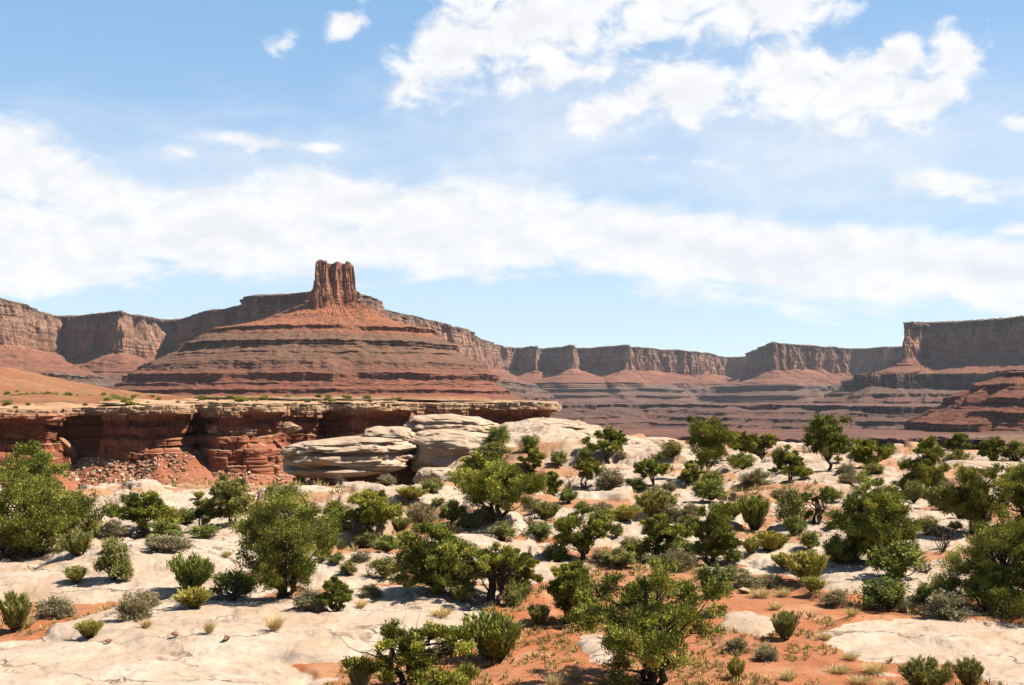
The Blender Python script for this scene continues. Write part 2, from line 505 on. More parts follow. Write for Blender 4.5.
m_bark, t = material('dark_bark')
p = t.n('ShaderNodeTexCoord').outputs['Object']
nb = t.noise(t.vm('MULTIPLY', p, (30.0, 30.0, 5.0)), 1.0, 4, 0.65)
finish(t, t.mix(t.rng(nb, 0.35, 0.65), (0.045, 0.032, 0.024), (0.15, 0.11, 0.08)), 0.95, nb, 0.6, 0.02, 0.1)
M_BARK = m_bark
m_dead, t = material('bleached_wood')
p = t.n('ShaderNodeTexCoord').outputs['Object']
nb = t.noise(t.vm('MULTIPLY', p, (30.0, 30.0, 5.0)), 1.0, 4, 0.65)
finish(t, t.mix(t.rng(nb, 0.35, 0.65), (0.11, 0.075, 0.055), (0.27, 0.21, 0.16)), 0.95, nb, 0.6, 0.02, 0.1)
M_DEAD = m_dead


# ------------------------------------------------------------------ the bench: height and rock mask as functions of the place
def XD(px, D):
    return (px - 512) / F * D


def rowD(py):
    return CZ * F / (py - HZ)


# sheets and domes of pale rock: (left, right, far row, near row, height)
PATCH = [(-260, 330, 642, 800, .42), (60, 500, 600, 668, .62), (-40, 225, 574, 606, .45), (50, 265, 545, 585, .7), (330, 520, 590, 618, .45), (300, 415, 556, 592, .5),
         (325, 402, 521, 550, 1.1), (455, 530, 521, 548, 1.0), (180, 330, 518, 556, .6), (90, 250, 494, 528, .5), (-80, 60, 512, 560, .5), (818, 1090, 622, 668, .16), (812, 980, 572, 606, .55),
         (716, 775, 611, 641, .22), (560, 624, 636, 663, .2), (722, 836, 546, 574, .35), (880, 990, 512, 556, .4), (985, 1060, 664, 700, .1), (770, 900, 558, 580, .4),
         (600, 700, 530, 560, .4), (640, 740, 500, 528, .5), (520, 640, 515, 535, .5), (735, 910, 470, 500, .9), (930, 1060, 462, 492, 1.3), (560, 720, 478, 500, .6), (380, 470, 490, 512, .5),
         (830, 930, 500, 515, .4), (420, 600, 560, 585, .15), (0, 90, 470, 500, .3)]
# bare sand: the same boxes
SAND = [(-20, 175, 600, 636, 1.0), (335, 450, 604, 618, .9), (600, 830, 575, 640, .8), (540, 720, 600, 720, .9), (690, 920, 655, 760, 1.0), (780, 1060, 604, 622, .9), (335, 420, 546, 562, .8),
        (520, 700, 555, 600, .5), (420, 560, 625, 700, .9), (760, 830, 555, 575, .6), (250, 330, 597, 603, .0)]


def ellq(box, x, y):
    l, r, y0, y1 = box[:4]
    Dn, Df = rowD(y1), rowD(y0)
    cy, b = (Dn + Df) / 2, (Df - Dn) / 2
    cx, a = XD((l + r) / 2, cy), (r - l) / 2 / F * cy
    return np.hypot((x - cx) / a, (y - cy) / b)


def edge_dist(px):
    """how far the bench reaches before it breaks off into the canyon"""
    return np.interp(px, [-900, 0, 120, 240, 285, 330, 420, 560, 640, 760, 880, 960, 1030, 1900], [100, 108, 112, 116, 135, 178, 190, 196, 200, 192, 178, 165, 152, 140])


def bench(x, y):
    x, y = np.asarray(x, float), np.asarray(y, float)
    px = 512 + F * x / np.maximum(y, 8.0)
    wx = x + 2.2 * (fbm(x / 5, y / 5, 0, 11, 3) - .5) + 0.7 * (fbm(x / 1.3, y / 1.3, 0, 21, 2) - .5)
    wy = y + 3.2 * (fbm(x / 5, y / 5, 0, 31, 3) - .5) + 1.0 * (fbm(x / 1.3, y / 1.3, 0, 41, 2) - .5)
    # open slickrock between patches, more of it farther away
    n = fbm(wx / 13, wy / 9, 0, 51, 4)
    thr = np.interp(y, [20, 45, 70, 110], [.70, .60, .52, .475])
    rock = sstep(-.035, .035, n - thr)
    step = np.interp(y, [20, 46, 66, 110, 170], [.08, .2, .65, 1.2, 1.6])
    tn = fbm(wx / 15, wy / 9, 0, 61, 3) * 7
    terr = (np.floor(tn) + .35 * (tn - np.floor(tn)) + .65 * sstep(.74, .93, tn - np.floor(tn)) - 3) * step * .62
    terr = terr * (1 - np.exp(-((x + 20) / 15.0) ** 4 - ((y - 120) / 22.0) ** 4))
    fr = tn - np.floor(tn)
    rock = rock * (1 - sstep(.46, .54, fr) * sstep(.82, .75, fr) * sstep(.42, .5, fbm(x / 9, y / 6, 0, 67, 3)))
    h = terr + rock * .22 * step + .25 * (fbm(x / 8, y / 8, 0, 71, 3) - .5)
    sand = np.zeros_like(x)
    for s in SAND:
        q_ = ellq(s, wx, wy)
        k = sstep(1.08, .9, q_)
        if s[4] > 0:
            rock = rock * (1 - k)
        sand = np.maximum(sand, k * s[4])
    h = h * (1 - .95 * np.clip(sand * 1.25, 0, 1))
    for pt in PATCH:
        q_ = ellq(pt, wx, wy)
        k = sstep(1.03, .97, q_)
        dome = pt[4] * np.interp(np.maximum(y, 0), [30, 50, 70], [.8, 1.1, 1.5]) * np.sqrt(np.clip(1 - np.clip(q_, 0, 1) ** 2.6, 0, 1))
        h = np.where(q_ < 1.03, np.maximum(h * (1 - .65 * k), 0) * (1 - k * .6) + dome + k * .03, h)
        rock = np.maximum(rock * (1 - .0 * k), k)
    # rise of pale domes in the middle distance, hollow below the overhanging ledges
    rise = 5.2 * np.exp(-((x - 5.5) / 14.0) ** 2 - ((y - 172) / 26.0) ** 2)
    rt = rise / .85
    rise = .5 * rise + .5 * (np.floor(rt) + sstep(.3, .9, rt - np.floor(rt))) * .85
    hollow = -4.6 * np.exp(-((x + 20) / 10.5) ** 4) * sstep(112, 131, y) * sstep(172, 160, y)
    h = h + rise + hollow * (1 - 0)
    h = h + 1.9 * np.exp(-((x - 22) / 14.0) ** 2 - ((y - 180) / 14.0) ** 2) * (fbm(x / 7, y / 7, 0, 81, 3) + .2)
    rock = np.maximum(rock, sstep(1.0, 2.2, rise))
    k1 = fbm(wx / 2.6, wy / 1.5, 0, 91, 4)
    led = k1 * 7
    led = (np.floor(led) + sstep(.7, .95, led - np.floor(led))) / 7 - .5
    h = h + rock * (.5 * led + .06 * (fbm(x / .8, y / .5, 0, 92, 3) - .5)) * np.interp(y, [25, 60, 110], [.45, 1.3, 2.4])
    h = h + (1 - rock) * .05 * (fbm(x / .5, y / .5, 0, 95, 3) - .5)
    # break-off
    e = edge_dist(px) + 9 * (fbm(x / 9, y / 40, 0, 99, 3) - .5)
    over = y - e
    left = sstep(330, 250, px)
    drop = -left * (np.clip(over, 0, 40) * .62 + sstep(0, 6, over) * 2) - (1 - left) * (sstep(0, 10, over) * 16 + np.clip(over - 6, 0, 160) * .9)
    h = h + drop
    warm = np.interp(y, [25, 45, 60, 90, 130], [1., .95, .65, .35, .25])
    red = np.clip(warm + .5 * (fbm(x / 6, y / 6, 0, 103, 3) - .5), 0, 1)
    return h, rock, red


def ground_z(x, y):
    return float(bench(np.array([x]), np.array([y]))[0][0])


_D = np.geomspace(14, 260, 1600)


def hit(px, py):
    """the point of the bench seen at a place in the photograph"""
    xs = (px - 512) / F * _D
    zs = CZ + (HZ - py) / F * _D
    h = bench(xs, _D)[0]
    w = np.nonzero(h >= zs)[0]
    if len(w) == 0:
        return None
    D = _D[w[0]]
    return Vector((xs[w[0]], D, h[w[0]]))


def build_ground():
    rows = list(np.linspace(-14, 18, 30))
    D = 18.3
    while D < 330:
        rows.append(D)
        D += min(max(D * D / (CZ * F) * 1.15, .08), .42 if D < 215 else 3.0)
    rows = np.array(rows)
    tt = np.linspace(-.72, .72, 1150)
    X = tt[:, None] * (np.maximum(rows, 0) + 14)[None, :]
    Y = np.broadcast_to(rows[None, :], X.shape)
    h, rock, red = bench(X, Y)
    V = np.stack([X, Y, h], -1).reshape(-1, 3)
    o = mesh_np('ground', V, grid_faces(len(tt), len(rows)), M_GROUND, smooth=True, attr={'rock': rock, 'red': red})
    tag(o, 'pale slickrock bench with pockets of orange sand in front of the canyon', 'ground', kind='structure')


build_ground()


# ------------------------------------------------------------------ cliffs, mesas and the butte as swept rock faces
def dense(pts, ds):
    pts = np.array(pts, float)
    seg = np.hypot(*np.diff(pts, axis=0).T)
    s = np.concatenate([[0], np.cumsum(seg)])
    n = max(int(s[-1] / ds), 8)
    u = np.linspace(0, s[-1], n)
    return np.stack([np.interp(u, s, pts[:, 0]), np.interp(u, s, pts[:, 1])], -1), u


def gauss(a, sig, wrap):
    if sig < .3:
        return a
    r = max(1, min(int(3 * sig) + 1, len(a) - 2))
    k = np.exp(-.5 * (np.arange(-r, r + 1) / sig) ** 2)
    k /= k.sum()
    mode = 'wrap' if wrap else 'edge'
    if wrap:
        pa = np.pad(a, ((r, r), (0, 0)), mode='wrap')
    else:
        # linear continuation keeps the ends in place
        pa = np.concatenate([2 * a[0] - a[r:0:-1], a, 2 * a[-1] - a[-2:-r - 2:-1]])
    return np.stack([np.convolve(pa[:, i], k, 'valid') for i in range(a.shape[1])], -1)


def sweep_points(C, ds, out, z, wrap=False, round_by=.5, base_sig=6.0):
    """C (n,2) plan curve, out/z (n,m): outwards of the curve (to its right when walked) and height"""
    n, m = out.shape
    lv = np.array([0, 20, 60, 150, 350, 800], float)
    mean_off = np.clip(np.abs(out).mean(0), 0, 799)
    Cs, Ns = [], []
    for L in lv:
        sg = (base_sig + L * round_by) / ds
        c = gauss(C, min(sg, n * .05) if wrap else sg, wrap)
        tg = np.gradient(c, axis=0) if not wrap else (np.roll(c, -1, 0) - np.roll(c, 1, 0))
        tg /= np.maximum(np.hypot(tg[:, 0], tg[:, 1])[:, None], 1e-9)
        Cs.append(c)
        Ns.append(np.stack([tg[:, 1], -tg[:, 0]], -1))
    Cs, Ns = np.array(Cs), np.array(Ns)
    P = np.zeros((n, m, 3))
    for j in range(m):
        k = np.searchsorted(lv, mean_off[j], 'right') - 1
        f = (mean_off[j] - lv[k]) / (lv[k + 1] - lv[k])
        c = Cs[k] * (1 - f) + Cs[k + 1] * f
        nn = Ns[k] * (1 - f) + Ns[k + 1] * f
        nn /= np.maximum(np.hypot(nn[:, 0], nn[:, 1])[:, None], 1e-9)
        P[:, j, :2] = c + nn * out[:, j:j + 1]
    P[:, :, 2] = z
    return P


def mesa(name, ctrl, label, mat, ds=4.0, ztop=255., zcliff=140., ztoe=-100., slope=1.85, ledges=((62, 22), (10, 14), (-25, 12), (-60, 14)), seed=1, flute=1.0, back=26., cat='mesa',
         wrap=False, zfun=None, unit=1.0, cliff_rows=46, slope_rows=130, kind='structure', lean=.10, gully=1.0, runtab=None, around=1.0, fluk=1.0, stretch=0.0, firm=0.0, crown=1.0):
    C, u = dense(ctrl, ds)
    n = len(C)
    uu = u[:, None]
    if wrap:
        a = np.arange(n) / n * 2 * np.pi
        R = u[-1] / (2 * np.pi)
        nx, ny = (np.cos(a) * R * around)[:, None], (np.sin(a) * R * around)[:, None]
    else:
        nx, ny = uu, np.zeros_like(uu)
    zt = ztop + 10 * unit * (fbm(nx / (90 * unit), ny / (90 * unit), 0, seed, 4) - .5) + 3.5 * unit * (fbm(nx / (9 * unit), ny / (9 * unit), 0, seed + 7, 2) - .5)
    zt = zt + 0 * uu
    if zfun is not None:
        zt = zt + zfun(u, C)[:, None]
    zc = zcliff + 34 * unit * (fbm(nx / (160 * unit), ny / (160 * unit), 0, seed + 3, 3) - .5)
    # cliff
    v = np.linspace(0, 1, cliff_rows)[None, :]
    z1 = zt + (zc - zt) * v
    big = 34 * unit * flute * (fbm(nx / (70 * unit), ny / (70 * unit), z1 / (500 * unit), seed + 11, 3) - .5)
    flu = -11 * unit * flute * fluk * ridge(nx / (17 * unit), ny / (17 * unit), z1 / (110 * unit), seed + 17, 3) ** 3
    big = big - 22 * unit * flute * sstep(.52, .66, fbm(nx / (46 * unit), ny / (46 * unit), z1 / (150 * unit), seed + 13, 2)) * sstep(0.02, .2, v)
    blk = 7 * unit * flute * (np.round(4 * fbm(nx / (11 * unit), ny / (11 * unit), z1 / (26 * unit), seed + 23, 2)) / 4 - .5)
    bed = 3.0 * unit * (vnoise(z1 / (5.5 * unit), nx / (200 * unit), 0, seed + 29) - .5)
    cap = 6 * unit * sstep(.14, .03, v) * (fbm(nx / (14 * unit), ny / (14 * unit), 0, seed + 37, 3) - .2)
    o1 = (zt - z1) * lean + big + flu + blk + bed - cap
    # plateau behind the rim
    bo = np.array([-back, -back * .75, -back * .5, -back * .25])[None, :] + big[:, :1] + 0 * zt
    bz = zt + np.array([6, 4, 2.5, 1.0])[None, :] * unit * crown
    # talus and ledgy slopes below
    w = np.linspace(0, 1, slope_rows + 1)[None, 1:]
    z2 = zc + (ztoe - zc) * w
    run = (zc - z2) * slope
    if runtab is not None:
        run = np.interp(-z2, [-a_ for a_, _ in runtab], [b_ for _, b_ in runtab]) * (1.06 - stretch * np.cos(np.arange(n) / n * 2 * np.pi))[:, None]
    gz = gully * 26 * unit * (ridge(nx / (75 * unit), ny / (75 * unit), z2 / (700 * unit), seed + 41, 3) - .55) * np.clip(run / (90 * unit), 0, 2.2)
    gz = gz + gully * 7 * unit * (ridge(nx / (19 * unit), ny / (19 * unit), z2 / (250 * unit), seed + 43, 3) - .5) * np.clip(run / (60 * unit), 0, 1.6)
    gz = gz + 5.5 * unit * (fbm(nx / (7 * unit), ny / (7 * unit), z2 / (6 * unit), seed + 47, 3) - .5)
    gz = gz + 15 * unit * (fbm(nx / (30 * unit), ny / (30 * unit), z2 / (16 * unit), seed + 49, 3) - .5)
    bedz = vnoise(z2 / (4.2 * unit) + 2 * fbm(nx / (200 * unit), ny / (200 * unit), 0, seed + 48, 2), 0, 0, seed + 50)
    gz = gz + 5.0 * unit * (bedz - .5) * sstep(.35, .6, fbm(nx / (60 * unit), ny / (60 * unit), z2 / (40 * unit), seed + 51, 2) + .05)
    zbump = 7 * unit * (fbm(nx / (26 * unit), run / (22 * unit) + 0 * nx, 0, seed + 81, 4) - .5) * np.clip(run / (25 * unit), 0, 1) + 4 * unit * (fbm(nx / (8 * unit), run / (8 * unit), 0, seed + 83, 2) - .5) * np.clip(run / (25 * unit), 0, 1)
    shift = np.zeros_like(z2 + uu)
    for i, (zl, hl) in enumerate(ledges):
        # a ledge: the run stops over the height of a small cliff, then makes up for it on a bench
        zl_ = zl + 6 * unit * (fbm(nx / (60 * unit), ny / (60 * unit), 0, seed + 53 + i, 3) - .5)
        k = np.clip((zl_ - z2) / hl, 0, 1)
        st = sstep(.28, .56, fbm(nx / (85 * unit), ny / (85 * unit), 0, seed + 61 + i, 3) + .04 + firm)
        ext = hl * slope * 1.08 if runtab is None else float(np.interp(-(zl - hl), [-a_ for a_, _ in runtab], [b_ for _, b_ in runtab]) - np.interp(-zl, [-a_ for a_, _ in runtab], [b_ for _, b_ in runtab])) * 1.3
        ease = np.clip(1 - (z2 - zl_) / (hl * 1.5), 0, 1)          # the bench above the little cliff
        shift += st * (ext * np.where(z2 > zl_, ease, 1 - k))
        gz = gz + st * 9 * unit * (np.round(3 * fbm(nx / (9 * unit), ny / (9 * unit), 0, seed + 71 + i, 2)) / 3 - .5) * ((k > 0) & (k < 1))
    o2 = o1[:, -1:] * np.exp(-run / (55 * unit)) + run + gz + shift
    out = np.concatenate([bo, o1, o2], 1)
    z = np.concatenate([bz, z1 + 0 * uu, z2 + zbump], 1)
    P = sweep_points(C, ds, out, z, wrap, base_sig=5.0 * unit)
    o = mesh_np(name, P.reshape(-1, 3), grid_faces(n, out.shape[1], wrap), mat)
    tag(o, label, cat, kind=kind)
    return o


def rim(px, D):
    return (XD(px, D), D)


L_LEDGE = ((66, 16), (38, 10), (12, 12), (-15, 10), (-45, 14), (-75, 12))
mesa('mesa', [rim(-560, 2300), rim(-330, 2350), rim(-150, 2500), rim(-60, 2420), rim(-30, 2640), rim(4, 2740), rim(14, 2780), rim(57, 3330), rim(66, 3340), rim(108, 3190), rim(122, 3150), rim(166, 3480), rim(174, 3470),
              rim(205, 3150), rim(236, 2980), rim(242, 2680), rim(310, 2560), rim(355, 2520), rim(379, 2750), rim(384, 3050), rim(424, 3420), rim(470, 4000), rim(474, 4300), rim(500, 5200), rim(560, 6500)],
     'long red mesa wall of fluted cliffs running behind the butte on the left', M_WALL, 3.6, ledges=L_LEDGE, seed=3, ztoe=-60)
mesa('far_mesa', [rim(380, 5600), rim(478, 5150), rim(508, 5480), rim(513, 5500), rim(536, 5250), rim(540, 5520), rim(573, 5150), rim(577, 5500), rim(608, 5300), rim(630, 5180), rim(634, 5350), rim(700, 5900),
                  rim(728, 6700), rim(770, 6400), rim(800, 6300), rim(900, 6200)],
     'distant hazy mesa with pale alcoves closing the middle of the canyon', M_WALL, 5.0, ledges=((80, 24), (50, 16), (20, 12), (-10, 12), (-50, 14)), seed=57, ztoe=-110, slope=2.6, flute=1.5)
mesa('mesa_spur', [rim(745, 6200), rim(768, 4950), rim(774, 4900), rim(800, 5150), rim(845, 5450), rim(852, 5520), rim(880, 5380), rim(900, 5350), rim(960, 5300)],
     'sunlit mesa spur with fluted buttresses left of the big shaded mesa', M_WALL, 4.0, ledges=((62, 22), (20, 14), (-20, 12), (-60, 14)), seed=83, ztoe=-110, slope=2.2, flute=1.3)
mesa('shaded_mesa', [rim(935, 5600), rim(907, 3800), rim(904, 3620), rim(931, 3680), rim(940, 3640), rim(985, 3480), rim(1030, 3300), rim(1200, 2900), rim(1500, 2600)],
     'big mesa on the right with its cliff face in blue shadow', M_WALL, 3.6, ledges=((70, 30), (20, 14), (-12, 12), (-45, 14), (-75, 12)), seed=101, ztoe=-110, slope=2.0, flute=.7)

# butte: a ring of slopes under the tower
bcx, bcy = XD(334, 2010), 2010.0
ring = [(bcx + 52 * math.cos(a), bcy + 44 * math.sin(a)) for a in np.linspace(0, 2 * math.pi, 129)]
mesa('butte', ring, 'red banded butte rising in steps to the lone rock tower', M_BUTTE, .7, ztop=186, zcliff=182, ztoe=-45, seed=131, unit=.55, back=26, cat='butte', wrap=True, cliff_rows=4, slope_rows=330, around=3.2,
     runtab=((182, 0), (150, 62), (133, 118), (120, 150), (106, 172), (69, 218), (33, 268), (10, 300), (-45, 410)), ledges=((130, 6), (103, 8), (84, 3), (67, 12), (48, 13), (32, 4), (22, 6), (5, 8)), gully=.25, slope=.95, stretch=.13, firm=.16)

tw = 2000 / F
trow = np.array([(304, 304), (309, 300), (312, 291), (315.5, 278), (318, 264), (322, 262.5), (325, 264.5), (328, 263.2), (329.5, 265), (335, 265.5), (336.5, 263.5), (340, 263), (344, 265), (346, 262.5), (352, 263), (354, 266), (355.5, 282), (357, 297), (362, 301), (368, 306)])
tc = [(309, 10), (310, -20), (316, -48), (322, -36), (326, -40), (331, -14), (334, -24), (338, -27), (342, -6), (345, -14), (349, -12), (353, 6), (357, 8), (362, 16), (357, 32), (340, 38), (322, 32), (312, 22), (309, 10)]
mesa('rock_tower', [(XD(a_, 2000 + b_ * 1.25), 2000 + b_ * 1.25) for a_, b_ in tc], 'square red rock tower of upright columns standing on top of the butte', M_BUTTE, .8, ztop=0, zcliff=172, ztoe=160, seed=227, unit=.3, back=15, cat='rock tower', wrap=True,
     cliff_rows=90, slope_rows=4, ledges=(), crown=-3.0, lean=.15, around=2.0, flute=.7, fluk=1.7, slope=.3, zfun=lambda u, c: CZ + (HZ - np.interp(512 + F * c[:, 0] / c[:, 1], trow[:, 0], trow[:, 1])) * tw)

# benches and hills in front of the mesas
mesa('ledge_terrace', [rim(1000, 3500), rim(900, 3350), rim(852, 3020), rim(862, 2900), rim(930, 2880), rim(985, 2800), rim(1000, 2500), rim(1100, 2400)],
     'dark stepped ledge below the big shaded mesa with red rubble on top', M_WALL, 3.0, ztop=72, zcliff=34, ztoe=-100, slope=2.6, ledges=((20, 8), (0, 9), (-25, 9), (-50, 10), (-75, 10)), seed=151, unit=.5, back=300, cat='terrace', cliff_rows=24, lean=.15)
mesa('red_hill', [rim(1110, 1800), rim(1020, 1560), rim(995, 1450), rim(1010, 1380), rim(1060, 1330), rim(1160, 1300)],
     'red ledgy hill below the big shaded mesa on the far side of the canyon', M_BUTTE, 1.6, ztop=42, zcliff=34, ztoe=-70, slope=1.7, ledges=((26, 7), (10, 10), (-8, 6), (-22, 12), (-45, 8)), seed=171, unit=.35, back=200, cat='hill',
     cliff_rows=10, slope_rows=150)
mesa('low_terrace', [rim(300, 2600), rim(480, 2450), rim(560, 2750), rim(640, 3100), rim(700, 3000), rim(715, 2700), rim(790, 2600), rim(900, 2250), rim(1100, 2150)],
     'low purple banded slopes across the canyon below the far mesa', M_WALL, 3.4, ztop=-8, zcliff=-18, ztoe=-110, slope=3.4, ledges=((-24, 7), (-38, 8), (-52, 7), (-66, 8), (-84, 9)), seed=191, unit=.5, back=500, cat='terrace', cliff_rows=12)
mesa('inner_rim', [rim(430, 1500), rim(560, 1350), rim(640, 1180), rim(700, 1240), rim(770, 1120), rim(800, 1030), rim(850, 900), rim(880, 960), rim(905, 860), rim(940, 900), rim(965, 800), rim(985, 830), rim(1005, 640), rim(1030, 560), rim(1120, 520)],
     'dark inner rim of the side canyon above shadowed cliffs', M_INNER, 1.4, ztop=-26, zcliff=-44, ztoe=-110, slope=1.5, ledges=((-55, 6), (-75, 7)), seed=211, unit=.3, back=420, cat='cliff', cliff_rows=36, slope_rows=70, lean=.05,
     zfun=lambda u, c: np.linspace(-18, 12, len(u)))

# canyon floor, one sheet far past everything
gx = np.linspace(-9000, 9000, 260)
gy = np.linspace(180, 12000, 240)
X, Y = np.meshgrid(gx, gy, indexing='ij')
Z = -104 + 14 * (fbm(X / 300, Y / 300, 0, 301, 4) - .5)
o = mesh_np('canyon_floor', np.stack([X, Y, Z], -1).reshape(-1, 3), grid_faces(260, 240), M_WALL, smooth=True)
tag(o, 'reddish canyon floor far below the bench', 'canyon floor', kind='structure')


# ------------------------------------------------------------------ near red rim with its cap rock and talus
def near_rim():
    ctrl = [(XD(-420, 255), 255), (XD(-150, 285), 285), (XD(-20, 298), 298), (XD(50, 306), 306), (XD(58, 322), 322), (XD(85, 326), 326), (XD(95, 316), 316), (XD(160, 318), 318), (XD(176, 320), 320), (XD(182, 338), 338), (XD(205, 338), 338),
            (XD(218, 318), 318), (XD(258, 322), 322), (XD(285, 345), 345), (XD(330, 350), 350), (XD(350, 336), 336), (XD(372, 338), 338), (XD(385, 352), 352), (XD(470, 356), 356), (XD(535, 352), 352), (XD(550, 356), 356), (XD(545, 385), 385), (XD(500, 470), 470), (XD(430, 640), 640)]
    ds = .26
    C, u = dense(ctrl, ds)
    n = len(C)
    uu = u[:, None]
    px = 512 + F * C[:, 0] / C[:, 1]
    ztop = np.interp(px, [-400, 0, 60, 200, 400, 520, 560], [5.0, 5.2, 5.8, 7.3, 7.2, 7.5, 7.5])[:, None]
    ztop = ztop + .9 * (fbm(uu / 9, 0, 0, 401, 3) - .5) + .5 * (np.round(3 * fbm(uu / 3, 0, 0, 402, 2)) / 3 - .5)
    zbase = -11.5 + 5.5 * (fbm(uu / 22, 0, 0, 403, 3) - .5) + 3.5 * np.exp(-((px[:, None] - 175) / 28.0) ** 2) + 3 * np.exp(-((px[:, None] - 95) / 30.0) ** 2)
    rows = 120
    v = np.linspace(0, 1, rows)[None, :]
    z = ztop + (zbase - ztop) * v
    dz = ztop - z
    wob = 1.3 * (fbm(uu / 8, 0, 0, 404, 3) - .5)
    cuts = [0, 1.1, 2.3, 4.2, 6.0, 8.2, 9.6, 11.5, 13.4, 15.5, 18, 40]
    setb = [.6, 1.5, 1.3, -1.4, -.5, -1.6, 1.1, .7, 1.8, 1.2, 2.4]
    out = np.zeros_like(z)
    for i in range(len(cuts) - 1):
        inb = (dz + wob * min(i, 1) >= cuts[i]) & (dz + wob * min(i, 1) < cuts[i + 1])
        wd = 3.2 if i < 3 else 4.5
        j = uu / wd + .35 * np.sin(uu / 5 + i)
        block = _hash(np.floor(j).astype(np.int64), np.full_like(j, i).astype(np.int64), np.zeros_like(j).astype(np.int64), 405)
        joint = np.exp(-((j - np.floor(j) - .5) / .5 ) ** 16)
        out = np.where(inb, setb[i] + 1.8 * (block - .5) + .9 * (joint - 1), out)
    big = 9 * (fbm(uu / 26, 0, 0, 406, 2) - .5)
    alc = -4.2 * sstep(.50, .72, fbm(uu / 13, 0, 0, 407, 2)) * sstep(2.2, 3.4, dz) * sstep(13.5, 10.5, dz)
    out = out + big + alc + .9 * (fbm(uu / 1.6, z / 1.2, 0, 408, 3) - .5) + .35 * (vnoise(z / .45, uu / 20, 0, 409) - .5) + .05 * dz
    # plateau going back from the rim: bare shelf, then rising ground
    bo = -np.concatenate([[118, 110, 104, 98], np.linspace(92, 1.2, 40)])[None, :]
    b = -bo
    hillk = np.exp(-((C[:, 0:1] + 230) / 150) ** 2)
    bz = ztop + .013 * np.clip(b - 4, 0, 400) + .8 * (np.round(3 * fbm(uu / 7, b / 5, 0, 410, 3)) / 3 - .4) * sstep(0, 8, b)
    w = np.linspace(0, 1, 71)[None, 1:]
    run = w * 34
    zt = zbase - run * .56 + .9 * (fbm(uu / 3, run / 3, 0, 411, 3) - .5) * np.minimum(run, 3) / 3
    ot = out[:, -1:] * (1 - w) + big * w + run
    O = np.concatenate([bo + big * .7, out, ot], 1)
    Z = np.concatenate([bz, z, zt], 1)
    P = sweep_points(C, ds, O, Z, round_by=.35, base_sig=.5)
    o = mesh_np('red_cliff', P.reshape(-1, 3), grid_faces(n, O.shape[1]), M_RIM)
    tag(o, 'near red cliff with a pale overhanging cap above the ravine', 'cliff', kind='structure')
    return C, P, px


RC, RP, RPX = near_rim()

# orange slope rising behind the near rim on the left, and flat land between it and the butte
gx = np.linspace(-900, 260, 330)
gy = np.linspace(330, 2300, 330)
X, Y = np.meshgrid(gx, gy, indexing='ij')
m_ = int(np.argmax(RC[:, 0]))
rimy = np.interp(X, RC[:m_, 0], RC[:m_, 1])
Z = 6.6 + .013 * np.clip(Y - rimy, 0, 200) + 46 * np.exp(-((X + 640) / 120) ** 2 - ((Y - 1150) / 420) ** 2) + 2.5 * (fbm(X / 40, Y / 60, 0, 421, 4) - .5)
Z = Z - 130 * sstep(0, 90, X - (-30 + 40 * (fbm(Y / 120, 0, 0, 422, 3) - .5) - .02 * (Y - 500)))
Z = Z - 30 * sstep(72, 55, Y - rimy)
Zt = Z / 5.0
Z = .5 * Z + .5 * (np.floor(Zt) + sstep(.2, .8, Zt - np.floor(Zt))) * 5.0 + 2.5 * (fbm(X / 22, Y / 22, 0, 423, 3) - .5)
LX, LY, LZ = X, Y, Z
m_hill, t = material('orange_soil')
p = wpos(t)
c_ = t.mix(t.rng(t.noise(p, 0.02, 5, 0.6), 0.35, 0.65), (0.29, 0.105, 0.042), (0.34, 0.165, 0.07))
c_ = t.mix(t.rng(t.noise(p, 0.045, 6, 0.7), 0.48, 0.6, 0, .6), c_, (0.34, 0.12, 0.06))
c_ = t.mix(t.rng(t.noise(p, 0.13, 4, 0.7), 0.54, 0.64, 0, .9), c_, (0.10, 0.09, 0.035))
finish(t, c_, 0.95, t.noise(p, 0.3, 5, 0.7), 0.5, 1.5, 0.1)
o = mesh_np('plateau_land', np.stack([X, Y, Z], -1).reshape(-1, 3), grid_faces(330, 330), m_hill, smooth=True)
tag(o, 'orange scrubby plateau land rising behind the near red cliff', 'land', kind='structure')


# ------------------------------------------------------------------ boulders and ledges
def angular_rocks(n, size, seed):
    """n different angular stones as arrays of vertices and triangles"""
    out = []
    r = random.Random(seed)
    for i in range(n):
        bm = bmesh.new()
        for k in range(r.randint(10, 16)):
            v = Vector((r.gauss(0, 1), r.gauss(0, 1), r.gauss(0, 1))).normalized()
            bm.verts.new((v.x * r.uniform(.8, 1.1), v.y * r.uniform(.7, 1), v.z * r.uniform(.5, .8)))
        res = bmesh.ops.convex_hull(bm, input=bm.verts)
        bmesh.ops.delete(bm, geom=[g for g in res['geom_interior'] if isinstance(g, bmesh.types.BMVert)], context='VERTS')
        bmesh.ops.triangulate(bm, faces=bm.faces)
        bm.verts.index_update()
        out.append((np.array([v.co[:] for v in bm.verts]) * size, np.array([[v.index for v in f.verts] for f in bm.faces])))
        bm.free()
    return out


